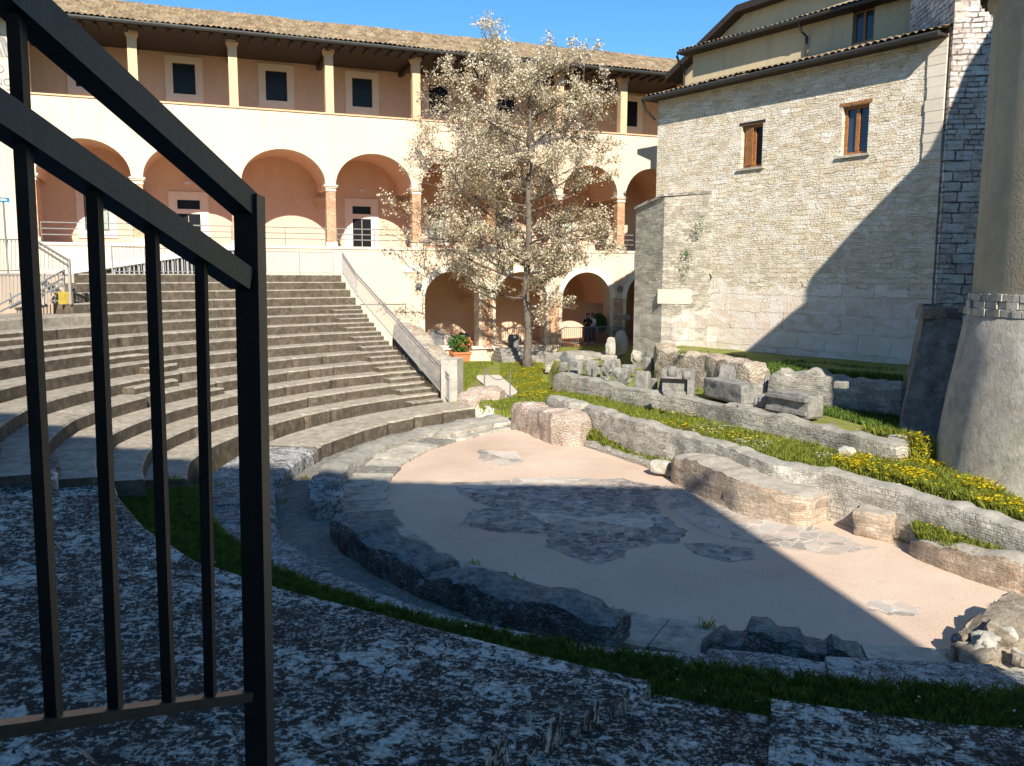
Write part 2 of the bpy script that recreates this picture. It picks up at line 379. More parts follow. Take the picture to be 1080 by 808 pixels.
M['bark'] = rock('grey_bark', [(.09, .075, .06), (.15, .13, .105), (.22, .19, .15)], 3, (.08, .065, .05), .6, .04)
M['twig'] = flat('twig_bark', (.13, .1, .08), .9)
def leafmat(name, col, var=.35, trans=.25):
    t = NT(name); p = t.pos()
    c = t.n('ShaderNodeTexWhiteNoise', _noise_dimensions='3D', i0=t.vmath('SNAP', p, (.11, .11, .11))).outputs[0]
    k = t.ramp(c, [(.0, tuple(x * (1 - var) for x in col)), (1.0, tuple(min(1, x * (1 + var)) for x in col))])
    t.set(t.b, 'Base Color', k); t.set(t.b, 'Roughness', .7)
    tr = t.n('ShaderNodeBsdfTranslucent', Color=k); mx = t.n('ShaderNodeMixShader', Fac=trans)
    t.t.links.new(t.b.outputs[0], mx.inputs[1]); t.t.links.new(tr.outputs[0], mx.inputs[2])
    t.t.links.new(mx.outputs[0], t.t.nodes['Material Output'].inputs['Surface'])
    return t.m
M['blossom'] = leafmat('cream_blossom', (.73, .64, .475), .28, .36)
M['youngleaf'] = leafmat('olive_young_leaf', (.34, .28, .13), .35, .4)
M['grass'] = leafmat('grass_blade', (.24, .275, .045), .4, .5)
M['grass_dark'] = leafmat('shaded_grass_blade', (.095, .155, .026), .4, .35)  # darker copy of the blade colour, with the shade put into it
M['flower'] = leafmat('yellow_flower', (.86, .66, .012), .12, .3)
M['daisy'] = leafmat('pale_flower', (.62, .62, .45), .15, .25)
M['shrub'] = leafmat('shrub_leaf', (.06, .16, .03), .4, .3)
def tile_mat():
    t = NT('old_roof_tiles'); p = t.pos(True); s = t.sep(p)
    c = t.n('ShaderNodeTexWhiteNoise', _noise_dimensions='3D', i0=t.vmath('SNAP', p, (.24, .42, 5.0))).outputs[0]
    k = t.ramp(c, [(0, (.15, .095, .055)), (.3, (.25, .17, .1)), (.6, (.32, .235, .145)), (.85, (.23, .185, .125)), (1, (.38, .29, .19))])
    k = t.mix(t.math('MULTIPLY', t.ramp(t.noise(p, 2.2, 6, .75), [(.42, 0.0), (.62, 1.0)]), .8), k, (.11, .092, .06))
    k = t.mix(t.ramp(t.noise(p, 6, 4), [(.62, 0.0), (.7, .6)]), k, (.5, .36, .1))
    return t.done(k, t.bump(t.noise(p, 25, 4), .5, .015))
M['tile'] = tile_mat()
def ground_mat():
    t = NT('grassy_ground'); p = t.pos()
    k = t.ramp(t.noise(p, 1.6, 6, .7), [(.3, (.12, .15, .02)), (.5, (.19, .225, .028)), (.7, (.26, .26, .06))])
    k = t.mix(t.ramp(t.noise(p, 3.0, 5, .7), [(.48, 0.0), (.62, .85)]), k, (.24, .19, .12))
    return t.done(k, t.bump(t.noise(p, 20, 5), .8, .04))
M['ground'] = ground_mat()
def orchestra_mat():
    t = NT('pink_cocciopesto_floor'); p = t.pos()
    k = t.ramp(t.noise(p, .35, 6, .6), [(.3, (.48, .35, .255)), (.5, (.55, .415, .31)), (.7, (.61, .48, .37))])
    k = t.mix(t.ramp(t.noise(p, 1.1, 6, .7), [(.55, 0.0), (.75, .45)]), k, (.46, .34, .26))
    k = t.mix(t.math('MULTIPLY', t.ramp(t.noise(p, 2.4, 7, .78), [(.56, 0.0), (.66, 1.0)]), .5), k, (.40, .33, .27))
    k = t.mix(t.ramp(t.vor(p, 9), [(.04, .5), (.09, 0.0)]), k, (.3, .26, .21))
    k = t.mix(.45, k, t.ramp(t.noise(p, 28, 5, .7), [(.3, .28), (.7, .75)]), 'OVERLAY')
    return t.done(k, t.bump(t.noise(p, 22, 6), .6, .012))
M['orchestra'] = orchestra_mat()
def mosaic(name, cols, vein=(.62, .56, .46), scale=2.6, vw=.035):
    t = NT(name); p = t.pos()
    dn = t.n('ShaderNodeTexNoise', Vector=p, Scale=3.0, Detail=3).outputs[1]
    q = t.vmath('ADD', p, t.vmath('MULTIPLY', t.vmath('SUBTRACT', dn, (.5, .5, .5)), (.25, .25, .0)))
    q = t.vmath('MULTIPLY', q, (1, 1, 0))
    e = t.ramp(t.vor(q, scale, 'DISTANCE_TO_EDGE'), [(vw * .5, 1.0), (vw, 0.0)])
    c = t.ramp(t.sep(t.vor(q, scale, 'F1', 1))[0], [((i + .5) / len(cols), x) for i, x in enumerate(cols)])
    big = t.ramp(t.sep(t.vor(q, .7, 'F1', 1))[1], [(.2, .7), (.8, 1.15)])
    k = t.mix(1.0, c, big, 'MULTIPLY'); k = t.mix(t.math('MULTIPLY', e, t.ramp(t.noise(p, 1.2, 3), [(.35, .25), (.6, 1.0)])), k, vein)
    k = t.mix(t.ramp(t.noise(p, 2.5, 6, .75), [(.52, 0.0), (.62, .9)]), k, (.56, .42, .32))
    return t.done(k, t.bump(t.noise(p, 20, 4), .4, .01), .75)
M['mosaic_dark'] = mosaic('grey_marble_inlay', [(.16, .15, .14), (.24, .23, .215), (.34, .32, .29), (.2, .185, .17), (.12, .115, .11), (.42, .40, .37)], vein=(.46, .42, .36), scale=5.2)
M['mosaic_pale'] = mosaic('pale_marble_inlay', [(.32, .29, .25), (.44, .40, .34), (.40, .33, .27), (.48, .44, .38), (.52, .42, .33)], (.62, .57, .49), 3.4)
M['path'] = plaster('pale_gravel_path', (.56, .51, .43), .15, rough_scale=60, bumpd=.01)
M['cloth_dark'] = flat('dark_cloth', (.015, .015, .022), .9)
M['denim'] = flat('dark_denim', (.035, .045, .075), .9)
M['skin'] = flat('skin', (.5, .29, .2), .6)
M['hair'] = flat('brown_hair', (.14, .075, .03), .7)
M['cloth_white'] = flat('white_cloth', (.75, .74, .72), .9)
# ================================================================ ground and levels
C0 = Vector((6.64, 20.48)); ROW_R, ROW_T, ROW_Z, ROW_H = 25.57, 0.8673, 5.0, 0.333
def pol(R, deg, z=0.0):
    a = rad(deg); return Vector((C0.x + R * math.cos(a), C0.y + R * math.sin(a), z))
def lerp_tab(tab, x):
    if x <= tab[0][0]: return tab[0][1]
    for (a, b), (c, d) in zip(tab, tab[1:]):
        if x <= c: return b + (d - b) * (x - a) / (c - a)
    return tab[-1][1]
def xy(lst, z): return [tuple(atz(px, py, z)[:2]) for px, py in lst]
LO = [(-5.0, 31.5), (-1.9, 30.4)] + xy([(540, 416), (580, 420), (620, 430), (680, 449), (721, 458), (782, 476), (822, 490), (870, 497), (941, 512), (1043, 539), (1080, 549)], .95)
e0, e1 = Vector(LO[-2]), Vector(LO[-1]); dd = (e1 - e0).normalized(); LO.append(tuple(e1 + dd * 14))
LBw = xy([(588, 394), (614, 399), (640, 404), (680, 412), (741, 421), (794, 433), (863, 446), (943, 463)], 1.5)
e0, e1 = Vector(LBw[-2]), Vector(LBw[-1]); dd = (e1 - e0).normalized()
LB = [(2.6, 50.0), (1.6, 40.0)] + LBw + [tuple(e1 + dd * 14)]; EB, EBd = tuple(e1), tuple(dd)
LUw = xy([(704, 370), (756, 377), (802, 385)], 2.42) + xy([(816, 389), (880, 395), (950, 402)], 2.35)
e0, e1 = Vector(LUw[-2]), Vector(LUw[-1]); dd = (e1 - e0).normalized()
LU = [(7.5, 50.0), (6.1, 34.8)] + LUw + [tuple(e1 + dd * 14)]; EU, EUd = tuple(e1), tuple(dd)
def sdist(line, X, Y):
    best = np.full(X.shape, 1e9); sg = np.zeros(X.shape)
    L = np.array(line)
    for a, b in zip(L[:-1], L[1:]):
        d = b - a; l2 = d @ d
        t = np.clip(((X - a[0]) * d[0] + (Y - a[1]) * d[1]) / l2, 0, 1)
        dx = X - (a[0] + t * d[0]); dy = Y - (a[1] + t * d[1]); q = np.hypot(dx, dy)
        s = np.sign(d[0] * (Y - a[1]) - d[1] * (X - a[0]))
        m = q < best - 1e-9; best = np.where(m, q, best); sg = np.where(m, s, sg)
    return best * sg
def sst(x, a, b):
    t = np.clip((x - a) / (b - a), 0, 1); return t * t * (3 - 2 * t)
def height(X, Y):
    X = np.asarray(X, float); Y = np.asarray(Y, float)
    o, b, u = sdist(LO, X, Y), sdist(LB, X, Y), sdist(LU, X, Y)
    hg = .42 + 0 * Y
    lawn = hg + (.93 - hg) * sst(X, -.3, 2.4) * sst(36 - Y, -1, 4)
    lawn = lawn - .14 * sst(16.5 - Y, 0, 3)
    h = -.07 + (lawn + .07) * sst(o, .05, .3)
    pB = (X - EB[0]) * EBd[0] + (Y - EB[1]) * EBd[1]; pU = (X - EU[0]) * EUd[0] + (Y - EU[1]) * EUd[1]
    h = h + (1.42 - .32 * sst(Y, 32, 37) - lawn) * sst(b, .1, .35) * sst(o, 0, .3) * (1 - sst(pB, .3, .7))
    h = h + (2.27 - 1.42) * sst(u, .1, .4) * (1 - sst(pU, .8, 1.2) * (1 - sst(b, 1.5, 2))) + .32 * sst(Y, 32, 37) * sst(u, .1, .4)
    return h
NXg, NYg = 250, 330
gx = np.linspace(-9, 24, NXg + 1); gy = np.linspace(9, 54, NYg + 1)
GX, GY = np.meshgrid(gx, gy); GZ = height(GX, GY)
GZ += .025 * np.sin(GX * 2.3 + 1.7 * np.sin(GY * 1.1)) * np.cos(GY * 1.9)
V = np.stack([GX.ravel(), GY.ravel(), GZ.ravel()], 1)
ii = (np.arange(NYg)[:, None] * (NXg + 1) + np.arange(NXg)[None]).ravel()
Fq = np.stack([ii, ii + 1, ii + NXg + 2, ii + NXg + 1], 1)
g = np_mesh('terrain', V, Fq, M['ground']); tag(g, kind='structure'); g.data.polygons.foreach_set('use_smooth', [True] * len(Fq))
tag(MB().grid(8, 8, lambda u, v: ((u - .5) * 1800, (v - .5) * 1800, -.14)).build('ground', M['ground']), kind='structure')
def hz(x, y): return float(height(np.array([x]), np.array([y]))[0])

# orchestra floor and its inlays
mb = MB(); mb.v = [(C0.x, C0.y, 0)] + [tuple(pol(9.9, a * 3)) for a in range(120)]
mb.f = [(0, 1 + i, 1 + (i + 1) % 120) for i in range(120)]
tag(mb.build('orchestra_floor', M['orchestra']), kind='structure')
def ragged(pts, z, amp=.2, step=.1):
    out = []
    P = [atz(px, py, z) for px, py in pts]
    for a, b in zip(P, P[1:] + P[:1]):
        n = max(1, int((b - a).length / step))
        for i in range(n):
            q = a.lerp(b, i / n); w = amp * fbm(q.x, q.y, 0, 2.2)
            out.append((q.x + w + .06 * nz(q.x * 9, q.y * 9, 2), q.y + amp * fbm(q.y, q.x, 4, 2.2) + .06 * nz(q.x * 9, q.y * 9, 6)))
    return out
def inlay(pts, mat, z, label):
    poly = ragged(pts, z); bm = bmesh.new()
    f = bm.faces.new([bm.verts.new((x, y, z)) for x, y in poly]); bmesh.ops.triangulate(bm, faces=[f])
    me = bpy.data.meshes.new('stone_inlay'); bm.normal_update()
    if bm.faces[:][0].normal.z < 0: bmesh.ops.reverse_faces(bm, faces=bm.faces[:])
    bm.to_mesh(me); bm.free(); me.materials.append(mat)
    o = bpy.data.objects.new('stone_inlay', me); COL.objects.link(o)
    tag(o, kind='structure'); return o
inlay([(476, 510), (540, 505), (600, 505), (655, 505), (700, 514), (690, 530), (700, 545), (725, 560), (715, 572), (665, 578), (655, 590), (625, 596), (600, 585), (575, 578), (580, 562), (550, 562), (515, 560), (482, 552), (500, 538), (520, 535), (492, 525)], M['mosaic_dark'], .004, '')
inlay([(700, 513), (740, 508), (800, 540), (862, 556), (905, 572), (925, 578), (880, 585), (835, 578), (790, 572), (740, 560), (705, 535)], M['mosaic_pale'], .004, '')
inlay([(720, 572), (760, 573), (795, 578), (795, 590), (770, 592), (735, 584)], M['mosaic_dark'], .008, '')
inlay([(505, 474), (545, 476), (552, 486), (528, 492), (505, 484)], M['mosaic_pale'], .004, '')
inlay([(478, 512), (520, 506), (600, 503), (660, 506), (640, 512), (560, 512), (500, 517)], M['mosaic_pale'], .008, '')
inlay([(560, 540), (620, 545), (680, 540), (690, 556), (640, 566), (590, 560)], M['mosaic_pale'], .008, '')
inlay([(915, 635), (950, 632), (972, 640), (970, 650), (940, 651), (922, 645)], M['mosaic_pale'], .004, '')

# ================================================================ seating
def ring_block(mb, R0, R1, t0, t1, z0, z1, rough=.012, seg=.35, dR=None, seed=0.0, ntop=2, bev=.03, chip=0.0, dZ=None, chipend=None):
    n = max(2, int(abs(t1 - t0) * math.pi / 180 * R1 / seg)); prof = []
    for i in range(n + 1):
        t = t0 + (t1 - t0) * i / n; e = dR(t) if dR else 0.0
        w = rough * 2.2 * fbm(t * .4 + seed, seed, 1.0, 1.0) * (1.0 if chipend is None else 1 - .8 * float(sst(t, chipend - 8, chipend)))
        c = 0.0
        if chip:
            q = nz(t * .55 + seed * 3, seed, 2.0, 1.0); c = chip * min(1.0, max(0.0, q - .3) * 5) * (1.0 if chipend is None else 1 - float(sst(t, chipend - 8, chipend)))
        a, b = R0 + e + w + c, R1 + e
        pts = [(a, z0), (a + .3 * w, (z0 + z1) / 2), (a, z1 - bev), (a + bev, z1)]
        pts += [(a + (b - a) * k / (ntop + 1), z1 + rough * .7 * fbm(t * 1.3, k * 3 + seed, 5.0, 1.3)) for k in range(1, ntop + 1)]
        pts += [(b, z1), (b, z0)]
        zz = dZ(t) if dZ else 0.0
        prof.append([pol(r, t, z + zz) for r, z in pts])
    m = len(prof[0]); base = len(mb.v)
    for p in prof: mb.v.extend([tuple(q) for q in p])
    for i in range(n):
        for k in range(m):
            a = base + i * m + k; b = base + i * m + (k + 1) % m
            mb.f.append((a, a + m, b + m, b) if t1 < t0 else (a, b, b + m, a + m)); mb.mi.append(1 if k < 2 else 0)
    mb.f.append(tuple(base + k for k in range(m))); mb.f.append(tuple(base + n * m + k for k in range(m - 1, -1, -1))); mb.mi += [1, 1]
    return mb
def row_end(k): return 125.8 + .42 * k
cavea = thing('stone_seating', 'broad curved tiers of brown grey stone seating rising to the arcaded building', 'stone seating', (C0.x, C0.y, 0))
def local(mb): mb.v = [(x - C0.x, y - C0.y, z) for x, y, z in mb.v]; return mb
BEND = [(176, 0.0), (183, -.08), (188, -.33), (193, -.56), (198, -.82), (204, -1.08), (210, -1.3)]
def px_on_row(px, k):
    best = None
    for i in range(1250, 1960):
        t = i / 10; q = pol(ROW_R - ROW_T * k, t, ROW_Z - ROW_H * k); v = q - Vector((0, 0, EYE))
        f = v.y * math.cos(PITCH) - v.z * math.sin(PITCH); u = v.x / f * F + CX
        if best is None or abs(u - px) < best[0]: best = (abs(u - px), t)
    return best[1]
for k in range(14):
    R = ROW_R - ROW_T * k; z = ROW_Z - ROW_H * k; mb = MB()
    t1 = {9: 201, 10: 204, 11: 200.5, 12: 196.5, 13: 191}.get(k, 200)
    if k <= 3: t1 = px_on_row(76 + (3 - k) * 2, k)
    worn = k >= 9
    outer = ROW_T + .02 if k else 6.5
    ring_block(mb, R, R + outer, row_end(k) - .3, t1, z - ROW_H - .6, z, .016 if worn else .009, .12, seed=k * 7.3, bev=.045 if worn else .035, chip=.16 if worn else .06, dR=lambda a: lerp_tab(BEND, a), chipend=176)
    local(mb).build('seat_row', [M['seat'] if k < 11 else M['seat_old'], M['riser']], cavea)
for k in range(4, 14):                                    # little side stair beside the handrail
    mb = MB(); R = ROW_R - ROW_T * k; z = ROW_Z - ROW_H * k
    ring_block(mb, R - .43, R + .06, row_end(k) + .1, row_end(k) + 85 / R, z - ROW_H - .02, z - ROW_H * .5, .014, .2, seed=k * 3.1)
    local(mb).build('stair_step', [M['seat'], M['riser']], cavea)
for (k, a, b) in [(7, 161, 167), (8, 159, 164), (9, 163, 170), (10, 160, 163), (6, 165, 171), (5, 168, 173)]:        # broken, patched steps
    mb = MB(); R = ROW_R - ROW_T * k; z = ROW_Z - ROW_H * k
    ring_block(mb, R - .38, R + .05, a, b, z - ROW_H - .02, z - ROW_H * .45, .05, .15, seed=k * 5.7 + a, chip=.3)
    local(mb).build('patched_step', [M['seat_old'], M['riser']], cavea)
mb = ring_block(MB(), 11.95, 13.55, 131.5, 171, -.1, .44, .02, .25, seed=3.3, chip=.12, bev=.05); local(mb).build('front_bench', [M['seat_old'], M['riser']], cavea)
mb = ring_block(MB(), 12.0, 13.6, 171, 197, -.1, .42, .05, .2, seed=6.3, chip=.3, bev=.08); local(mb).build('front_bench', M['lichen_light'], cavea)
# orchestra edge: paving slabs, rubble ring, corridor
cor = MB(); ring_block(cor, 10.9, 12.3, 131, 250, -.12, .02, .01, .4); tag(cor.build('corridor', M['corridor']), kind='structure')
pav = thing('paving_ring', 'curved ring of worn flat slabs edging the pink orchestra floor', 'paving slabs', (C0.x, C0.y, 0))
t = 128.0; q = 0
while t < 284:
    dt = random.uniform(4.5, 8.5); tn = min(t + dt, 285)
    mb = ring_block(MB(), 9.62 + random.uniform(-.05, .05), 10.72, t + .1, tn - .1, -.1, .085 + random.uniform(-.025, .025), .012, .2, seed=t, bev=.025, chip=.08)
    local(mb).build('slab', M['slab'] if q % 4 else M['corridor'], pav); t = tn; q += 1
mb = MB()
mb = ring_block(MB(), 10.0, 10.75, 129, 150, -.05, .19, .02, .2, seed=41, chip=.15); local(mb).build('upper_slab', M['slab'], pav)

def ruin_wall(name, label, cat, path, w, zb, zt, mat, rough=.07, step=.17, seed=0.0, base_follow=False, bulge=0.0, blocky=.06, bl=.5):
    P = [Vector((p[0], p[1])) for p in path]
    zt = zt if hasattr(zt, '__len__') else [zt] * len(P); w = w if hasattr(w, '__len__') else [w] * len(P)
    st = []
    for i in range(len(P) - 1):
        n = max(1, int((P[i + 1] - P[i]).length / step))
        for k in range(n + (1 if i == len(P) - 2 else 0)):
            f = k / n; st.append((P[i].lerp(P[i + 1], f), zt[i] + (zt[i + 1] - zt[i]) * f, w[i] + (w[i + 1] - w[i]) * f))
    hmax = max(zt) - zb; ns = max(3, int(hmax / .16)); nt = max(3, int(max(w) / .17)); mb = MB(); rows = []
    c = sum((s[0] for s in st), Vector((0, 0))) / len(st)
    for i, (p, z, ww) in enumerate(st):
        a = st[max(i - 1, 0)][0]; b = st[min(i + 1, len(st) - 1)][0]; d = (b - a).normalized(); nn = Vector((-d.y, d.x))
        taper = min(1.0, .75 + .25 * min(i, len(st) - 1 - i) / 2)
        z = z + rough * 1.1 * fbm(p.x + seed, p.y, 0, 1.2) + rough * .9 * nz(p.x * 3 + seed, p.y * 3, 3)
        hb = math.sin((math.floor((i * step) / bl + .35 * math.sin(i * step * 1.7)) + seed) * 12.9898) * 43758.5453; hb -= math.floor(hb)
        z += blocky * (hb - .5) * 2 * min(1.0, (z - zb) / .5); ww *= 1 + blocky * (hb - .5)
        z = zb + (z - zb) * (1 - (1 - taper) * .5)
        ring = []
        for k in range(ns + 1): ring.append((-ww / 2, zb + (z - zb) * k / ns, -1))
        for k in range(1, nt): ring.append((-ww / 2 + ww * k / nt, z + .05 * math.sin(math.pi * k / nt), 0))
        for k in range(ns + 1): ring.append((ww / 2, z - (z - zb) * k / ns, 1))
        out = []
        for o, zz, sd in ring:
            q = p + nn * o; e = rough * fbm(q.x * 1.6 + seed, q.y * 1.6, zz * 2.4, 1.7)
            f = max(0.0, (zz - zb) / max(z - zb, .01))
            if sd: o2 = o + sd * (e - rough * .5 * max(0, f - .8) * 5 + bulge * (1 - f))
            else: o2 = o
            if sd == 0: zz += rough * .6 * fbm(q.x * 2 + seed, q.y * 2, 7, 2.0)
            q = p + nn * (o2 * taper); out.append((q.x - c.x, q.y - c.y, zz))
        rows.append(out)
    m = len(rows[0])
    for r in rows: mb.v.extend(r)
    for i in range(len(rows) - 1):
        for k in range(m - 1):
            a = i * m + k; mb.f.append((a, a + m, a + m + 1, a + 1))
    mb.f.append(tuple(range(m))); e = (len(rows) - 1) * m; mb.f.append(tuple(e + k for k in range(m - 1, -1, -1)))
    o = mb.build(name, mat, None, True); o.location = (c.x, c.y, 0); o.data.set_sharp_from_angle(angle=rad(32))
    tag(o, label, cat); return o
def arc(R, t0, t1, n=14): return [tuple(pol(R, t0 + (t1 - t0) * i / n)[:2]) for i in range(n + 1)]
ruin_wall('low_wall', 'low curved rubble ring, sunlit and brownish, between the slabs and the curved corridor', 'ruin wall', arc(10.95, 130, 184), .7, -.1, [.22] * 12 + [.3, .32, .34], M['wall_rubble'], .06, .15, 1.0)
ruin_wall('low_wall', 'short dark chunk of curved wall with a pale squared end, standing beside the corridor gap', 'ruin wall', arc(10.95, 186, 198.5, 6), .72, -.1, [.4, .48, .5, .52, .55, .5, .5], M['lichen_light'], .07, .08, 4.0, blocky=.08)
NEAR_IN = [(196, 11.95), (205, 12.1), (215, 12.0), (230, 11.85), (240, 11.6), (250, 10.95), (262, 10.75), (300, 10.75)]
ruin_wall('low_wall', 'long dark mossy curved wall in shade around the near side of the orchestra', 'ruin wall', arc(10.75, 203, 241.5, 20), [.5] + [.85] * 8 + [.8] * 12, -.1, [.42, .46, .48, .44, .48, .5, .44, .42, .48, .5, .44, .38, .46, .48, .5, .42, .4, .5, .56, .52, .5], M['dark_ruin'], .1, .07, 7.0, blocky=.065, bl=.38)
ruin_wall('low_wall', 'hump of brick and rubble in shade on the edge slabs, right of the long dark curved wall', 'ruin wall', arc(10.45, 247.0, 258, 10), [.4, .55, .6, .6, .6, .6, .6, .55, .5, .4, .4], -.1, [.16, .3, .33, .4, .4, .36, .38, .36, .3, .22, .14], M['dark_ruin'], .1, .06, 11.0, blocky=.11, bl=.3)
# near side: light bench, grass ring, lichen tiers
near = thing('lichen_seating', 'dark lichen blotched stone seating filling the shaded foreground', 'stone seating', (C0.x, C0.y, 0))
GR_IN = [(196, 13.5), (205, 13.35), (222, 13.0), (232, 12.7), (240, 12.4), (247, 12.2), (262, 12.0), (300, 12.0)]
NEAR_E = [(180, 15.1), (196, 15.0), (199, 14.85), (205, 14.75), (216, 14.1), (225, 13.67), (232, 13.32), (247, 13.16), (262, 13.29), (300, 13.3)]
t = 196.0
while t < 288:
    tn = t + random.uniform(4, 11); zb = .38 + random.uniform(-.05, .06)
    mb = MB(); n = 26; base = []
    ring_block(mb, 0, 1.25, t + .05, tn - .05, -.1, zb, .05, .12, dR=lambda a: lerp_tab(NEAR_IN, a), seed=t * 1.7, ntop=5, bev=.09, chip=.18)
    local(mb).build('bench_stone', M['lichen_light'], near); t = tn
mb = MB().grid(240, 6, lambda u, v: (lambda a: pol(lerp_tab(GR_IN, a) - .25 + v * (lerp_tab(NEAR_E, a) + .4 - lerp_tab(GR_IN, a)), a, .50 + .12 * v + .05 * fbm(a * .8, v * 3, 0, 1.0)))(194 + u * 96))
tag(mb.build('grass_verge', M['ground']), kind='structure')
STL, STR = 246.9, 252.0
for j in range(12):
    z = .92 + .335 * j; jr = .95 * j
    segs = [(196.5 - .25 * j, STL), (STR, 285 - j)]
    for a, b in segs:
        mb = ring_block(MB(), jr, jr + .97, a, b, z - .9, z, .035, .11, dR=lambda a: lerp_tab(NEAR_E, a), seed=j * 2.9 + a, ntop=8, bev=.06, chip=.12, dZ=lambda t: .27 * (1 - float(sst(t, 200, 224))))
        local(mb).build('seat_row', M['lichen'], near)
for j in range(22):
    z = .70 + .1675 * j; jr = .475 * j - .05
    mb = ring_block(MB(), jr, jr + .5, STL + .02, STR - .02, z - .6, z, .02, .1, dR=lambda a: lerp_tab(NEAR_E, a), seed=j * 1.3, ntop=4, bev=.05, chip=.12)
    local(mb).build('stair_step', M['lichen'], near)
# ================================================================ arcaded building
FX0, FY0 = 4.4, 48.5; FRZ = math.atan2(.35, .9367)
FD = Vector((.9367, .35, 0)); FN = Vector((.35, -.9367, 0)); FP = Vector((FX0, FY0, 0))
def fs(px, py, off=0.0):
    q = onplane(px, py, FP + FN * off, FN); return (q - FP).dot(FD), q.z
bld = thing('arcaded_building', 'long cream arcaded building with an upper loggia and brown tiled roof', 'building', (FX0, FY0, 0), FRZ)
PIL = [-27.66, -23.26, -18.9, -14.39, -10.0, -5.9, -2.0, 1.87, 5.75, 9.6]   # pillar centres
PW = .46; ZF, ZS, ZA, ZP, ZE = 6.42, 9.45, 11.08, 12.86, 16.1
def ell(x0, x1, zs, za, n=22):
    c = (x0 + x1) / 2; a = (x1 - x0) / 2
    return [(c - a * math.cos(math.pi * i / n), zs + (za - zs) * math.sin(math.pi * i / n)) for i in range(n + 1)]
# upper wall band with the arches cut into its lower edge (front skin .5 m thick)
def notch_poly(x0, x1, zlow, ztop, arches):
    p = [(x0, zlow)]
    for a in arches: p += a
    p += [(x1, zlow), (x1, ztop), (x0, ztop)]
    return p
arches = [ell(a + PW / 2 + .02, b - PW / 2 - .02, ZS, ZA) for a, b in zip(PIL[:-1], PIL[1:])]
mb = MB(); mb.prism_xz(notch_poly(PIL[0] - .5, PIL[-1] + .6, ZS, ZP, arches), 0, .5)
mb.box(PIL[0] - 9, PIL[0] - .02, 0, .6, -.5, 16.3)
mb.box(PIL[-1] + .35, PIL[-1] + 6, 0, .6, -.5, ZE)
G = [(-9.62, -6.6), (-5.66, -2.66), (-1.72, 1.28), (2.3, 5.3)]
ga = []
for a, b in G: ga.append([(a, -.5)] + ell(a, b, 3.72, 5.2) + [(b, -.5)])
lw = notch_poly(PIL[0] - .5, PIL[-1] + .6, -.5, ZF - .02, ga)
lw = [q for i, q in enumerate(lw) if i == 0 or q != lw[i - 1]]
mb.prism_xz(lw, 0, .9)
mb.build('wall', M['plaster'], bld)
# archivolts, string course, coping
for a, b in G:
    mb = MB(); o = ell(a - .3, b + .3, 3.72, 5.52, 24); i_ = ell(a, b, 3.72, 5.2, 24)
    for k in range(24):
        mb.hexa([(i_[k][0], -.035, i_[k][1]), (i_[k + 1][0], -.035, i_[k + 1][1]), (i_[k + 1][0], -.001, i_[k + 1][1]), (i_[k][0], -.001, i_[k][1])],
                [(o[k][0], -.035, o[k][1]), (o[k + 1][0], -.035, o[k + 1][1]), (o[k + 1][0], -.001, o[k + 1][1]), (o[k][0], -.001, o[k][1])])
    mb.build('arch_band', M['frame'], bld)
MB().box(PIL[0], PIL[-1], -.06, .5, ZP, ZP + .07).build('coping', M['column'], bld)
MB().box(PIL[0] - .3, PIL[-1] + .3, -.05, .7, ZF - .13, ZF).build('floor_edge', M['capital'], bld)
# pillars of the arcade
def pillar(x, z0, z1, w, name='pillar'):
    MB().box(x - w / 2, x + w / 2, .03, .03 + w, z0 + .22, z1 - .3).build(name, M['brick'], bld)
    p = MB(); p.box(x - w / 2 - .05, x + w / 2 + .05, -.03, w + .09, z0, z0 + .22)
    p.build('pillar_base', M['capital'], bld)
    p = MB(); p.box(x - w / 2 - .03, x + w / 2 + .03, 0, w + .06, z1 - .3, z1 - .24).box(x - w / 2 - .01, x + w / 2 + .01, .02, w + .04, z1 - .24, z1 - .14)
    p.box(x - w / 2 - .07, x + w / 2 + .07, -.04, w + .1, z1 - .14, z1 - .07).box(x - w / 2 - .12, x + w / 2 + .12, -.09, w + .15, z1 - .07, z1 - .001)
    p.build('capital', M['capital'], bld)
for x in PIL[:-1]: pillar(x, ZF, ZS, PW)
# interior of the arcade
D = 4.1
mb = MB(); mb.box(PIL[0] - .4, PIL[-1] + .5, D, D + .3, -.5, 16.2); mb.box(PIL[0] - .45, PIL[0] - .15, .6, D, -.5, ZP)
mb.box(PIL[-1] + .4, PIL[-1] + .7, .6, D, -.5, 16.2)
mb.build('rear_wall', M['peach'], bld)
mb = MB()
for a, b in zip(PIL[:-1], PIL[1:]):                       # barrel vault of each bay with a cross vault cutting in
    A = ell(a + .12, b - .12, ZS - .05, ZA + .12, 20)
    for k in range(20):
        mb.add([(A[k][0], .5, A[k][1]), (A[k + 1][0], .5, A[k + 1][1]), (A[k + 1][0], D, A[k + 1][1]), (A[k][0], D, A[k][1])], [(0, 1, 2, 3)])
    mb.box(b - .12, b + .12, .5, D, ZS - .05, ZS + .3)
mb.build('vault', M['peach'], bld)
for x in PIL[1:-1]:
    c = MB(); c.box(x - .32, x + .32, D - .4, D - .002, 8.95, 9.12).box(x - .24, x + .24, D - .3, D - .002, 8.75, 8.95).box(x - .15, x + .15, D - .2, D - .002, 8.5, 8.75)
    c.build('corbel', M['column'], bld)
MB().box(PIL[0] - .4, PIL[-1] + .5, .05, D, ZF - .12, ZF - .004).build('gallery_floor', M['terrafloor'], bld)
MB().box(PIL[0] - .4, PIL[-1] + .5, .5, D, ZA + .6, ZP - .9).build('loggia_floor', M['column'], bld)
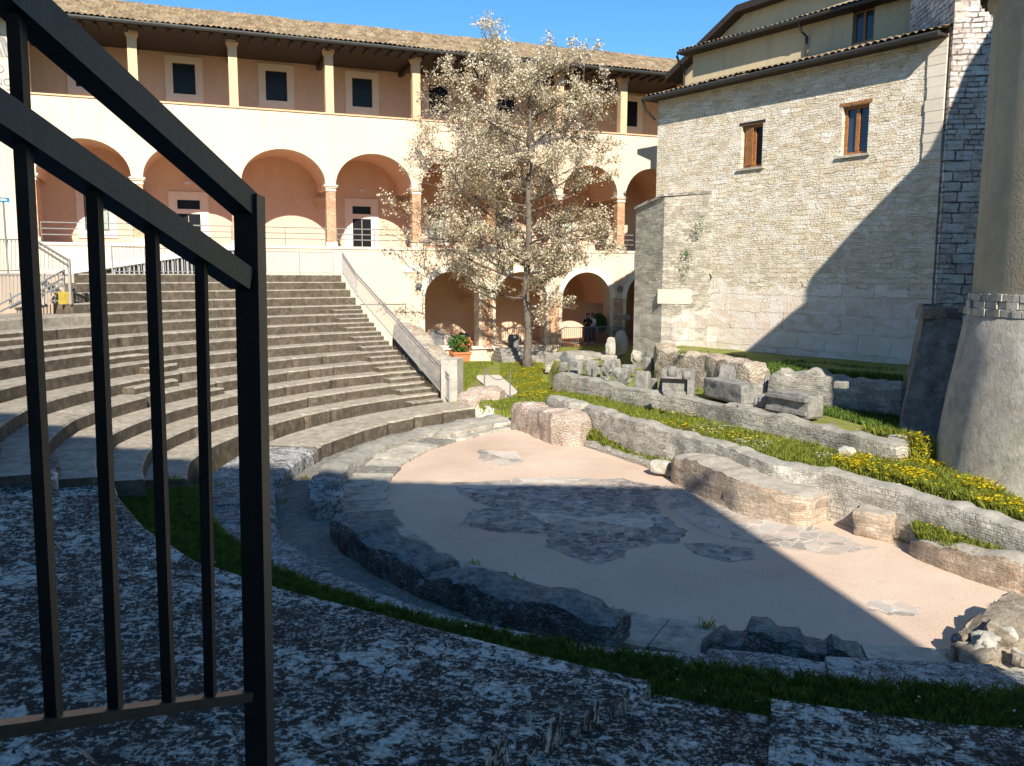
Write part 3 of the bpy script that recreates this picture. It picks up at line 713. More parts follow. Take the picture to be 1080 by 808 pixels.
def window(x0, x1, z0, z1, fw, y, glass, fr=None, name='window', sill=True, inner=True):
    t_ = fr or M['frame']; f = MB()
    f.box(x0 - fw, x0, y - .07, y - .002, z0 - fw, z1 + fw).box(x1, x1 + fw, y - .07, y - .002, z0 - fw, z1 + fw)
    f.box(x0, x1, y - .07, y - .002, z1, z1 + fw)
    if sill: f.box(x0, x1, y - .07, y - .002, z0 - fw, z0)
    w = f.build(name, t_, bld)
    MB().box(x0, x1, y - .03, y - .004, z0, z1).build('pane', glass, w)
    if inner:
        q = MB(); b = .05
        q.box(x0, x0 + b, y - .05, y - .031, z0, z1).box(x1 - b, x1, y - .05, y - .031, z0, z1).box(x0 + b, x1 - b, y - .05, y - .031, z1 - b, z1).box(x0 + b, x1 - b, y - .05, y - .031, z0, z0 + b)
        q.build('sash', M['timber'], w)
    return w
def door(x0, x1, z0, z1, zt0, zt1, y):
    fw = .42; f = MB()
    f.box(x0 - fw, x0, y - .07, y - .002, z0, zt1 + fw).box(x1, x1 + fw, y - .07, y - .002, z0, zt1 + fw)
    f.box(x0, x1, y - .07, y - .002, zt1, zt1 + fw).box(x0, x1, y - .07, y - .002, z1, zt0)
    d = f.build('door', M['frame'], bld)
    MB().box(x0, x1, y - .03, y - .004, zt0, zt1).build('transom', M['glass_dark'], d)
    MB().box(x0, x0 + .5, y - .04, y - .004, z0, z1).box(x0 + .53, x1, y - .04, y - .004, z0, z1).build('leaf', M['glass_dark'], d)
window(-25.95, -24.85, 7.15, 8.88, .36, D, M['glass_green'])
door(-21.62, -20.52, ZF, 8.1, 8.34, 8.8, D)
door(-12.62, -11.6, ZF, 8.08, 8.34, 8.76, D)
window(-8.36, -7.37, 7.02, 8.66, .32, D, M['glass_green'])
window(-4.28, -3.26, 7.0, 8.8, .32, D, M['glass_green'])
window(-.35, .68, 6.98, 8.8, .32, D, M['glass_green'])
# upper loggia
DL = 3.6
mb = MB(); mb.box(PIL[0] - .2, PIL[-1] + .4, DL, DL + .25, ZP - .9, 16.2); mb.build('loggia_wall', M['peach'], bld)
for x in PIL[:-1]:
    x2 = x + .05
    MB().box(x2 - .2, x2 + .2, .02, .42, ZP + .07, 15.72).build('column', M['column'], bld)
    MB().box(x2 - .23, x2 + .23, -.01, .45, 15.72, 15.82).box(x2 - .27, x2 + .27, -.05, .49, 15.82, 15.97).build('capital', M['column'], bld)
    MB().box(x2 - .11, x2 + .11, .3, DL - .01, 15.72, 15.95).build('beam', M['timber'], bld)
for x0, x1 in [(-25.95, -24.9), (-21.56, -20.5), (-17.08, -16.0), (-12.6, -11.52), (-8.36, -7.27), (-4.35, -3.3), (-.4, .65), (3.62, 4.68)]:
    window(x0, x1, 14.0, 15.48, .36, DL, M['glass_dark'])
for px, py, o in [(209, 62, DL), (318, 46, DL), (209, 202, D)]: pass
for (px, py, off) in [(381, 70, -DL), (119, 46, -DL), (381, 201, -D), (198, 193, -D)]:
    s, z = fs(px, py, off); l = MB().box(s - .16, s + .16, -off - .1, -off - .003, z - .07, z + .07).build('wall_lamp', M['white'], bld)
# rails inside the arches
for a, b in zip(PIL[:-1], PIL[1:]):
    r = MB()
    for z in (.35, .62, .9): r.bar((a + .2, .25, ZF + z), (b - .2, .25, ZF + z), .05)
    for f in (.02, .5, .98): r.bar((a + .2 + (b - a - .4) * f, .25, ZF), (a + .2 + (b - a - .4) * f, .25, ZF + .9), .04)
    r.build('arch_rail', M['darkgalv'], bld)
# roof
def tile_sheet(x0, x1, y0, z0, y1, z1, seed=0, per=.24, row=.42):
    nx = int((x1 - x0) / per) * 6; L = math.hypot(y1 - y0, z1 - z0); nr = int(L / row)
    U = np.linspace(x0, x1, nx + 1); rr = []
    for j in range(nr): rr += [j, j + .97]
    rr = np.array(rr); S = rr * row
    lift = np.where(np.arange(len(rr)) % 2 == 0, .045, .0)
    XX, SS = np.meshgrid(U, S); LL = np.repeat(lift[:, None], nx + 1, 1)
    ph = XX / per * 2 * np.pi; cell = np.floor(XX / per); ro = np.repeat((np.arange(len(rr)) // 2)[:, None], nx + 1, 1)
    jit = np.sin(cell * 12.9898 + ro * 78.233 + seed) * 43758.5453; jit = jit - np.floor(jit)
    hh = .075 * np.abs(np.cos(ph / 2)) ** .8 + LL + .03 * (jit - .5) + .02 * np.sin(XX * .9 + SS)
    SS = SS + .05 * (jit - .5)
    uy, uz = (y1 - y0) / L, (z1 - z0) / L
    V = np.stack([XX.ravel(), (y0 + SS * uy - hh * uz).ravel(), (z0 + SS * uz + hh * uy).ravel()], 1)
    m = nx + 1; n = len(rr)
    i_ = (np.arange(n - 1)[:, None] * m + np.arange(nx)[None]).ravel()
    return V, np.stack([i_, i_ + 1, i_ + m + 1, i_ + m], 1)
V, Fq = tile_sheet(PIL[0] - 9, 15, -1.0, 16.12, 4.2, 18.35)
np_mesh('roof', V, Fq, M['tile'], bld)
V, Fq = tile_sheet(PIL[0] - 9, 15, 9.4, 16.1, 4.2, 18.35, 5)
np_mesh('roof', V, Fq, M['tile'], bld)
mb = MB(); mb.prism_xy([(PIL[0] - 9, -.9), (15, -.9), (15, 9.3), (PIL[0] - 9, 9.3)], 15.98, 16.08)
mb.build('soffit', M['timber'], bld)
mb = MB()
x = PIL[0] - 9
while x < 14: mb.box(x, x + .12, -.85, .2, 15.86, 15.979); x += .6
mb.build('rafter', M['timber'], bld)['kind'] = 'stuff'
MB().tube([(PIL[0] - 9, -1.06, 16.06), (15, -1.06, 16.06)], .09, 8).build('gutter', M['gutter'], bld)
mb = MB(); mb.box(PIL[0] - 9, 15, D + .31, 9, -.5, 15.97); mb.build('building_core', M['plaster'], bld)
# ground floor rooms
mb = MB(); mb.box(-11, 9, 5.2, 5.4, -.5, ZF - .2).box(-10.2, -9.9, .9, 5.2, -.5, ZF - .2)
mb.build('ground_rear_wall', M['peach'], bld)
mb = MB()
for a, b in G:
    A = ell(a - .25, b + .25, 3.7, 5.5, 18)
    for k in range(18):
        mb.add([(A[k][0], .9, A[k][1]), (A[k + 1][0], .9, A[k + 1][1]), (A[k + 1][0], 5.2, A[k + 1][1]), (A[k][0], 5.2, A[k][1])], [(0, 1, 2, 3)])
for x in (-6.13, -2.19, 1.79): mb.box(x - .28, x + .28, .9, 5.2, 3.4, 3.75)
mb.build('ground_vault', M['peach'], bld)
for x in (-6.13, -2.19, 1.79):
    MB().box(x - .3, x + .3, -.012, .5, .3, 3.72).build('brick_pier', M['brick'], bld)
MB().box(-10, -1.9, -.3, 5.2, -.4, 1.16).build('ground_floor', M['plaster'], bld)
MB().box(-1.9, 9, -.6, 5.2, -.4, 1.2).build('ground_floor', M['terrafloor'], bld)
mb = MB(); dx0, dx1 = fs(458, 340, -5.2)[0], fs(484, 340, -5.2)[0]
mb.prism_xz([(dx0, .84), (dx1, .84), (dx1, 3.5), (dx1 - .5, 3.95), (dx0 + .5, 3.95), (dx0, 3.5)], 5.1, 5.195); mb.build('doorway', M['dark'], bld)
for (px0, px1, py0, py1) in [(523, 540, 316, 336), (593, 602, 313, 335)]:
    a, z1 = fs(px0, py0, -5.2); b, z0 = fs(px1, py1, -5.2); window(a, b, z0, z1, .14, 5.2, M['glass_dark'], M['peach'])
for px, py in [(442, 302), (654, 305)]:                   # small round emblems at the springing of the arches
    s, z = fs(px, py); MB().lathe([(.02, 0), (.12, 0), (.15, .02), (.2, .02), (.2, 0)], 20).build('wall_emblem', M['darkgalv'], bld).matrix_local = Matrix.Translation((s, -.004, z)) @ Matrix.Rotation(rad(90), 4, 'X')
s, z = fs(434, 284); MB().box(s - .45, s + .45, -.06, -.002, z - .17, z + .17).build('relief_fragment', M['frame'], bld)
a, z = fs(380, 321); b, _ = fs(428, 321); q = MB(); q.box(a, b, -.03, -.002, z - .02, z + .02).box(b - .04, b, -.03, -.002, z - .75, z - .02); q.build('cable', M['darkgalv'], bld)
# lettering on the solid wall at the left end
def lettering(txt, px, py, size):
    cu = bpy.data.curves.new('lettering', 'FONT'); cu.body = txt; cu.size = size; cu.extrude = .01; cu.align_x = 'RIGHT'
    o = bpy.data.objects.new('lettering', cu); COL.objects.link(o)
    dg = bpy.context.evaluated_depsgraph_get(); me = bpy.data.meshes.new_from_object(o.evaluated_get(dg)); bpy.data.objects.remove(o)
    me.materials.clear(); me.materials.append(M['darkgalv'])
    o = bpy.data.objects.new('lettering', me); COL.objects.link(o); o.parent = bld
    s, z = fs(px, py); o.matrix_local = Matrix.Translation((s, -.012, z)) @ Matrix.Rotation(rad(90), 4, 'X')
lettering('O', 5.3, 77, .46); lettering('ANO', 13.5, 91, .46)
mb = MB(); yb = MB()
for i, (x, h) in enumerate([(-3, .5), (1.0, .75), (5.0, .95), (9.2, .8)]):
    s, z = fs(x, 60); (yb if i == 0 else mb).hexa([(s, -.03, z), (s + .12, -.03, z), (s + .12, -.003, z), (s, -.003, z)], [(s - .22, -.03, z + h), (s - .10, -.03, z + h), (s - .10, -.003, z + h), (s - .22, -.003, z + h)])
mb.build('emblem_stripe', M['darkgalv'], bld); yb.build('emblem_stripe', M['yellow'], bld)
a, z = fs(7, 94); MB().box(a, a + .6, -.03, -.003, z - .03, z + .01).build('underline', M['darkgalv'], bld)

# ================================================================ church
WP = Vector((7.5, 33, 0)); WD = Vector((.593, -.805, 0)); WN = Vector((-.805, -.593, 0)); WRZ = math.atan2(-.805, .593)
def cs(px, py, off=0.0):
    q = onplane(px, py, WP + WN * off, WN); return (q - WP).dot(WD), q.z
OU_ = 5.6
ch = thing('stone_church', 'tall rough stone church flank with two brown windows and an ochre upper wall', 'church', (7.5, 33, 0), WRZ)
TL, TR, ZW = -2.85, 8.75, 12.05
wins = [(1.36, 2.3, 8.9, 10.42), (5.42, 6.36, 8.92, 10.48)]
mb = MB(); xs = [TL, wins[0][0], wins[0][1], wins[1][0], wins[1][1], TR]
for i in range(5):
    if i in (1, 3):
        w = wins[i // 2]; mb.box(xs[i], xs[i + 1], 0, .9, 0, w[2]).box(xs[i], xs[i + 1], 0, .9, w[3], ZW)
    else: mb.box(xs[i], xs[i + 1], 0, .9, 0, ZW)
mb.box(TL, TL + .8, .9, 4.0, 0, ZW)
mb.build('wall', M['church'], ch)
for i, (x0, x1, z0, z1) in enumerate(wins):
    f = MB(); b = .1; y0, y1 = .16, .27
    f.box(x0, x0 + b, y0, y1, z0, z1).box(x1 - b, x1, y0, y1, z0, z1).box(x0 + b, x1 - b, y0, y1, z1 - b, z1).box(x0 + b, x1 - b, y0, y1, z0, z0 + b)
    xm = (x0 + x1) / 2; f.box(xm - .06, xm + .06, y0 - .01, y1, z0 + b, z1 - b)
    w = f.build('window', M['wood_frame'], ch)
    MB().box(x0 + b, x1 - b, y1 - .05, y1 - .02, z0 + b, z1 - b).build('pane', M['glass_dark'] if i == 0 else M['glass_blue'], w)
    if i == 0: MB().hexa([(x0 + .1, .12, z0 + .1), (xm, .05, z0 + .1), (xm, .09, z0 + .1), (x0 + .1, .158, z0 + .1)], [(x0 + .1, .12, z1 - .1), (xm, .05, z1 - .1), (xm, .09, z1 - .1), (x0 + .1, .158, z1 - .1)]).build('shutter', M['wood_frame'], w)
    MB().box(x0 - .12, x1 + .12, -.08, .16, z0 - .08, z0 - .003).build('sill', M['block_pale'], w)
    MB().box(x0 - .1, x1 + .1, -.015, .05, z1 + .003, z1 + .1).build('lintel', M['timber'] if i == 0 else M['wood_frame'], w)
q = MB(); zq = cs(986, 168)[1]
z = zq
while z < ZW - .1:
    h = random.uniform(.22, .4); q.box(8.22 + random.uniform(-.03, .03), 8.76, -.05 - random.uniform(0, .02), .0, z, min(z + h - .012, ZW - .05)); z += h
q.build('quoin_strip', M['quoin'], ch)
q = MB(); s, z = cs(748, 293); q.lathe([(.001, 0), (.12, 0), (.15, .03), (.15, .05)], 16); q.build('round_hole', M['dark'], ch).matrix_local = Matrix.Translation((s, -.01, z)) @ Matrix.Rotation(rad(90), 4, 'X')
V, Fq = tile_sheet(TL - .35, TR + .1, -.5, 12.05, OU_, 12.05 + (OU_ + .5) * .29, 3); np_mesh('roof', V, Fq, M['tile'], ch)
MB().prism_xy([(TL - .3, -.5), (TR, -.5), (TR, 3.99), (TL - .3, 3.99)], 11.94, 12.03).build('soffit', M['timber'], ch)
MB().tube([(TL - .35, -.56, 11.99), (TR, -.56, 11.99)], .08, 8).tube([(TL - .3, -.56, 11.93), (TL - .3, -.4, 11.6), (TL - .05, -.1, 11.2)], .05, 6).build('gutter', M['gutter'], ch)
# ochre upper storey
OU = 5.6; UL, zu = cs(731, 56, -OU); zr = 12.05 + (OU + .5) * .29
wu = [cs(900, 12, -OU), cs(921, 42, -OU)]; x0, z1 = wu[0]; x1, z0 = wu[1]
Y = OU; mb = MB(); mb.box(UL, x0, Y, Y + .6, 5, zu).box(x1, 14, Y, Y + .6, 5, zu).box(x0, x1, Y, Y + .6, 5, z0).box(x0, x1, Y, Y + .6, z1, zu).box(UL, UL + .5, Y + .6, Y + 8, 5, zu)
mb.build('upper_wall', M['ochre'], ch)
f = MB(); b = .09; xm = (x0 + x1) / 2
f.box(x0, x0 + b, Y + .1, Y + .2, z0, z1).box(x1 - b, x1, Y + .1, Y + .2, z0, z1).box(x0 + b, x1 - b, Y + .1, Y + .2, z1 - b, z1).box(x0 + b, x1 - b, Y + .1, Y + .2, z0, z0 + b).box(xm - .05, xm + .05, Y + .09, Y + .2, z0 + b, z1 - b)
w = f.build('window', M['wood_frame'], ch); MB().box(x0 + b, x1 - b, Y + .15, Y + .18, z0 + b, z1 - b).build('pane', M['glass_blue'], w)
V, Fq = tile_sheet(UL - .4, 14, Y - .55, zu + .02, Y + 2.5, zu + 1.0, 8); np_mesh('upper_roof', V, Fq, M['tile'], ch)
MB().prism_xy([(UL - .35, Y - .52), (14, Y - .52), (14, Y + 2.5), (UL - .35, Y + 2.5)], zu - .1, zu - .01).build('upper_soffit', M['timber'], ch)
MB().tube([(UL - .4, Y - .6, zu - .02), (14, Y - .6, zu - .02)], .085, 8).build('upper_gutter', M['gutter'], ch)
for px, pz in [(850, 0), (722, 0)]:
    s = cs(px, 30, -OU + .1)[0]; MB().tube([(s, Y - .58, zu - .1), (s + .02, Y - .4, zu - .45), (s + .05, Y - .1, zu - .6), (s + .05, Y - .1, 13.6)], .055, 8).build('downpipe', M['gutter'], ch)
# gable behind with its raking verge
OG = -8.0
G1 = [cs(718, 68, OG), cs(785, 8, OG), cs(838, -10, OG)]
sl = [(G1[0][0] + .2, G1[0][1] - .1), (G1[1][0], G1[1][1] - .3), (G1[2][0] + .3, G1[2][1] - .1), (16, G1[2][1] + .6), (16, 12), (G1[0][0] + .2, 12)]
MB().prism_xz(sl[::-1], 8.0, 8.6).build('gable_wall', M['ochre'], ch)
mb = MB()
for (xa, za), (xb, zb) in zip([(G1[0][0] - .5, G1[0][1] - .5), G1[1], G1[2]], [G1[1], G1[2], (16, G1[2][1] + .7)]):
    mb.hexa([(xa, 7.4, za - .3), (xb, 7.4, zb - .3), (xb, 15, zb - .3), (xa, 15, za - .3)], [(xa, 7.4, za), (xb, 7.4, zb), (xb, 15, zb), (xa, 15, za)])
mb.build('verge', M['timber'], ch)
# low pier at the left foot of the church
pr = thing('stone_pier', 'squat rough stone pier with a sloping top against the left end of the church wall', 'masonry pier', (7.5, 33, 0), WRZ)
x1_, z1_ = cs(701, 207, .75); x2_, _ = cs(671, 216, .15)
zt = z1_
mb = MB(); pl = [(x2_, -.15), (x1_, -.75), (.15, -.02), (.15, .3), (x2_, .6)]
n = 5; v = [(x, y, .2) for x, y in pl] + [(pl[0][0], pl[0][1], zt - .35), (pl[1][0], pl[1][1], zt), (pl[2][0], pl[2][1], zt + .02), (pl[3][0], pl[3][1], zt + .15), (pl[4][0], pl[4][1], zt)]
mb.add(v, [(4, 3, 2, 1, 0), (5, 6, 7, 8, 9)] + [(i, (i + 1) % 5, 5 + (i + 1) % 5, 5 + i) for i in range(5)])
mb.build('masonry', M['pier_stone'], pr)
MB().hexa([(x2_ - .06, -.21, zt - .35), (x1_, -.82, zt), (.1, -.06, zt + .02), (x2_, .6, zt)], [(x2_ - .06, -.21, zt - .27), (x1_, -.82, zt + .09), (.1, -.06, zt + .12), (x2_, .6, zt + .09)]).build('capping', M['wall_rubble'], pr)
s0, za = cs(693, 305, .72); s1, zb = cs(727, 321, .4)
yy = lambda s: -.75 + .73 * (s - x1_) / (.15 - x1_) - .02
MB().hexa([(s0 + .15, yy(s0 + .15), zb), (s1, yy(s1), zb), (s1, -.0, zb), (s0 + .15, -.3, zb)], [(s0 + .15, yy(s0 + .15), za), (s1, yy(s1), za), (s1, -.0, za), (s0 + .15, -.3, za)]).build('pale_block', M['quoin'], pr)
# tower, buttress, apse
tp = Vector((12.74, 25.8, 0)); tw = thing('stone_tower', 'narrow shaded tower of white and reddish blocks between church wall and round apse', 'tower', tp, rad(-7))
MB().box(0, 4, 0, 4, 0, 19).build('masonry', M['tower'], tw)
MB().box(1.62, 1.74, -.03, 0, 13.0, 19).build('brick_strip', M['brick'], tw)
bt = thing('sloping_buttress', 'dark stained sloping buttress beside the larger pale round base', 'buttress', (0, 0, 0))
def P3(px, py, y): return atd(px, py, y)
b0 = [P3(940, 487, 19.2), P3(1012, 500, 18.6)]; t0 = [P3(975, 333, 20.3), P3(1022, 340, 19.8)]
d0, d1 = Vector((1.9, 4.2, 0)), Vector((1.0, 4.6, 0))
for b in b0: b.z = .6
mb = MB(); c4 = [b0[0], b0[1], b0[1] + d1, b0[0] + d0]; t4 = [t0[0], t0[1], t0[1] + d1, t0[0] + d0]
NSEG = 10
def bq(u, v, a, b, c, d): return a.lerp(b, u).lerp(c.lerp(d, u), v)
for (i, j) in [(0, 1), (1, 2), (2, 3), (3, 0)]:
    a, b, c, d = c4[i], c4[j], t4[i], t4[j]
    mb.grid(NSEG, 14, lambda u, v: (lambda q: (q.x + .05 * fbm(q.x, q.y, q.z, 1.5), q.y - .05 * fbm(q.y, q.x, q.z, 1.5), q.z))(bq(u, v, a, b, c, d)))
mb.grid(4, 4, lambda u, v: bq(u, v, t4[0], t4[1], t4[3], t4[2]) + Vector((0, 0, .04 * fbm(u * 5, v * 5, 0))))
mb.build('render', M['butt'], bt, True)
for i in range(16):
    st = MB()
    u = random.random(); q = t4[0].lerp(t4[1], u).lerp(t4[3].lerp(t4[2], u), random.random() * .7)
    a = random.uniform(.12, .3); st.box(q.x - a, q.x + a, q.y - .15, q.y + .15, q.z - .05, q.z + random.uniform(.1, .3))
    st.build('top_stone', M['block'], bt)
ap = thing('round_apse', 'tall round rendered apse on a flared pale stone base at the right edge', 'apse', (12.0, 17.3, 0))
zs = 4.25
MB().lathe([(3.02, .3), (2.98, .9), (2.86, 1.8), (2.74, 2.7), (2.62, 3.5), (2.55, zs - .1), (2.45, zs + .05)], 96, wob=.05).build('flared_base', M['apse_base'], ap, True)
led = MB(); random.seed(5)
for rw in range(3):
    a = 100.0
    while a < 300:
        da = random.uniform(4, 10); z0 = zs - .02 + rw * .15; r1 = 2.53 - rw * .03 + random.uniform(-.04, .04)
        n = 3; a0, a1 = rad(a), rad(a + da - .5)
        v = []
        for r in (2.2, r1):
            for z in (z0, z0 + .14):
                for k in range(n + 1):
                    an = a0 + (a1 - a0) * k / n; v.append((r * math.cos(an), r * math.sin(an), z + random.uniform(-.008, .008)))
        m = n + 1; f = []
        for k in range(n): f += [(2 * m + k, 2 * m + k + 1, 3 * m + k + 1, 3 * m + k), (m + k, 3 * m + k, 3 * m + k + 1, m + k + 1), (k, k + 1, 2 * m + k + 1, 2 * m + k)]
        f += [(0, 2 * m, 3 * m, m), (n, m + n, 3 * m + n, 2 * m + n)]
        led.add(v, f); a += da
led.build('stone_ledge', M['block_pale'], ap)
ze = 10.55
MB().lathe([(2.42, zs + .3), (2.4, 6), (2.38, 8), (2.38, ze)], 96, wob=.035).build('shaft', M['apse_plaster'], ap, True)
MB().lathe([(2.36, ze - .12), (2.44, ze - .04), (2.5, ze), (2.5, ze + .06), (2.36, ze + .06)], 64).build('cornice', M['apse_plaster'], ap)
nr = 180; tl = MB()
tl.lathe([(2.62 * (1 - f) + .02, ze + .1 + 2.05 * f) for f in [0, .12, .24, .36, .48, .6, .72, .84, 1.0]], nr)
tl.v = [(x, y, z + (.05 if (i % nr) % 3 == 0 else 0)) for i, (x, y, z) in enumerate(tl.v)]
tl.build('roof', M['tile'], ap)
# unseen thin gable added beyond the apse, shaped to cast the slanting church-wall shadow
nv = thing('shadow_gable', 'unseen thin gable wall behind the round apse, shaped for the shadow on the church', 'shadow caster', (0, 17.6, 0))
MB().prism_xz([(12.0, 0), (22, 0), (22, 19.5), (16, 18.6), (15.03, 17.4), (14.4, 16.3), (14.0, 15.1), (13.75, 14.3), (12.8, 13.55), (12.0, 12.75)], .3, .75).build('wall', M['palace'], nv)
# palace behind the viewer that shades the near seats
pz = thing('shading_palace', 'tall plain palace behind the viewpoint', 'building', (8.6, -6.7, 0), math.atan2(-.079, .997))
MB().box(-60, 0, -12, 0, -.5, 18.7).build('wall', M['palace'], pz)
V, Fq = tile_sheet(-60.3, .2, .25, 18.75, -6, 20.2, 2, .5, 1.2); np_mesh('roof', V, Fq[:, ::-1], M['tile'], pz)
for i in range(10):
    for z in (6.5, 11.5, 15.5):
        w = MB().box(-5 - i * 5 - .6, -5 - i * 5 + .6, 0, .06, z, z + 2).build('window', M['frame'], pz)
        MB().box(-5 - i * 5 - .45, -5 - i * 5 + .45, .061, .08, z + .15, z + 1.85).build('pane', M['glass_dark'], w)
# ================================================================ ruin walls of the stage
def rock_mesh(w, d, h, seed, rough=.05, p=7.0, n=7, tilt=0.0, topslope=0.0, round_top=False):
    bm = bmesh.new(); bmesh.ops.create_cube(bm, size=2.0); bmesh.ops.subdivide_edges(bm, edges=bm.edges[:], cuts=n, use_grid_fill=True)
    for v in bm.verts:
        x, y, z = v.co; r = (abs(x) ** p + abs(y) ** p + abs(z) ** p) ** (1 / p); q = Vector((x, y, z)) / r * .98
        if round_top and q.z > 0: q.z = 1 - (1 - q.z) if abs(q.x) < .3 else q.z - .75 * ((abs(q.x) - .3) / .7) ** 2 * (q.z + 1) * .6
        X, Y, Z = q.x * w / 2, q.y * d / 2, (q.z + 1) * h / 2
        if topslope: Z += topslope * q.x * (q.z + 1) / 2 * h
        e = rough * 2.0 * fbm(X + seed * 3.1, Y - seed, Z + seed, 1.8 / max(.35, min(w, h)))
        k = Vector((q.x, q.y, q.z * .6)).normalized(); X += k.x * e; Y += k.y * e; Z += k.z * e * (Z / h)
        v.co = (X, Y, Z)
    if tilt: bmesh.ops.rotate(bm, verts=bm.verts[:], cent=(0, 0, 0), matrix=Matrix.Rotation(tilt, 3, 'Y'))
    me = bpy.data.meshes.new('stone'); bm.to_mesh(me); bm.free()
    me.polygons.foreach_set('use_smooth', [True] * len(me.polygons)); me.set_sharp_from_angle(angle=rad(24)); return me
random.seed(11)
LOi = LO[2:-1]
ruin_wall('stage_wall', 'long low wall of small squared blocks running below the flowering lawn', 'ruin wall', LO[3:], .55, -.1, [1.02, 1.05, 1.02, .98, 1.0, .98, .97, .95, .92, .86, .8, .78], M['opus'], .06, .12, 21.0, blocky=.03, bl=.35)
ruin_wall('stage_wall', 'rough pale lump of walling at the far left end of the stage, beside the gravel path', 'ruin wall', xy([(488, 427), (508, 423), (530, 424)], .4), [.9, 1.1, 1.0], -.05, [.6, .95, .9], M['pink_ruin'], .1, .15, 23.0)
ruin_wall('stage_wall', 'pinkish crumbling wall face at the far end of the stage floor', 'ruin wall', xy([(549, 441), (572, 449), (596, 458), (618, 461)], .25), [.9, 1.0, 1.1, .8], -.05, [.8, .92, .9, .75], M['pink_ruin'], .12, .1, 25.0, blocky=.09, bl=.6)
ruin_wall('stage_kerb', 'low kerb of loose stones in front of the grassy recess of the stage', 'kerb', xy([(618, 468), (650, 478), (685, 490), (712, 502)], .05), .3, -.05, [.16, .12, .14, .1], M['wall_rubble'], .06, .12, 27.0)
ruin_wall('brick_wall', 'longest thick low wall of thin brown bricks with a worn grey top on the stage front', 'ruin wall', xy([(722, 493), (760, 508), (800, 524), (864, 537)], .3), [1.0, 1.05, 1.1, 1.0], -.05, [.68, .72, .68, .64], M['brick_ruin'], .07, .12, 29.0, blocky=.035, bl=.9)
ruin_wall('brick_wall', 'short recessed piece of thin brick wall between long brick wall and square brick pier', 'ruin wall', xy([(878, 529), (895, 535), (910, 540)], .3), .5, -.05, [.58, .55, .5], M['brick_ruin'], .05, .14, 31.0)
ruin_wall('stage_wall', 'low worn grey kerb wall curving to the right edge in front of a grass pocket', 'ruin wall', xy([(966, 572), (985, 580), (1010, 589), (1045, 600), (1085, 611), (1150, 630)], .2), [.4, .45, .5, .55, .6, .6], -.05, [.3, .36, .42, .44, .46, .46], M['brick_ruin'], .06, .14, 33.0)
ruin_wall('block_wall', 'rubble retaining wall carrying the row of carved marble blocks above the lawn', 'ruin wall', LBw + [(9.35, 19.2)], .55, .5, [1.5, 1.52, 1.5, 1.5, 1.5, 1.5, 1.48, 1.46, 1.46], M['wall_rubble'], .06, .16, 35.0)
ruin_wall('upper_wall', 'sunlit brown topped rubble wall at the foot of the church', 'ruin wall', [(6.05, 33.8)] + LUw[:3], [.8, .8, .9, .9], 1.0, [2.3, 2.42, 2.46, 2.4], M['brown_ruin'], .1, .17, 37.0)
ruin_wall('upper_wall', 'shaded wall of dark mossy blocks below the church, right of the sunlit brown wall', 'ruin wall', LUw[3:] + [(10.6, 21.8)], .7, 1.2, [2.3, 2.34, 2.26, 2.26], M['wall_rubble'], .14, .17, 39.0)
ruin_wall('end_wall', 'sloping rubble core wall beside the steel stair railing', 'ruin wall', [(-5.0, 37.3), (-4.25, 36.0), (-3.45, 34.7), (-2.6, 32.9), (-2.15, 31.9)], [.7, .8, .8, .8, .8], -.1, [2.9, 2.85, 2.3, 1.85, 1.6], M['brown_ruin'], .12, .18, 41.0)
mound = ruin_wall('rubble_mound', 'sunlit broken rubble mound at the right edge near the orchestra slabs', 'rubble', xy([(1003, 692), (1030, 686), (1062, 676), (1100, 668), (1190, 672)], .15), [.4, .6, .9, 1.5, 1.9], -.1, [.1, .2, .34, .5, .6], M['near_rubble'], .2, .06, 43.0, blocky=.12, bl=.35)
for i in range(16):
    q = atz(random.uniform(1004, 1078), random.uniform(655, 697), .25 + random.uniform(0, .2)); w_ = random.uniform(.14, .42)
    me = rock_mesh(w_, w_ * random.uniform(.6, 1), w_ * random.uniform(.4, .8), i * 2.7, .06, 5, 5); me.materials.append(M['near_rubble'] if i % 3 else M['block_pale'])
    o = bpy.data.objects.new('loose_stone', me); COL.objects.link(o); o.parent = mound; o.location = q - mound.location - Vector((0, 0, .1)); o.rotation_euler = (random.uniform(-.4, .4), random.uniform(-.4, .4), random.uniform(0, 6))
ruin_wall('gravel_bank', 'tan rubble bank sloping below the railing where the people stand', 'rubble', xy([(590, 378), (620, 373), (655, 374)], 1.2), [2.0, 2.4, 2.0], .5, [1.15, 1.3, 1.25], M['wall_rubble'], .12, .25, 45.0)
mb = MB(); pa = Vector((-2.6, 31.0, 0)); pb = Vector((-2.0, 30.9, 0))
hx = pb - pa; dn_ = Vector((-hx.y, hx.x, 0)).normalized() * 1.0
mb.prism_xy([tuple(p[:2]) for p in (pa, pb, pb + dn_, pa + dn_)], .0, 1.95)
tag(mb.build('stone_pier', M['block_pale']), 'pale rendered pier at the foot of the sloping rubble wall', 'masonry pier')

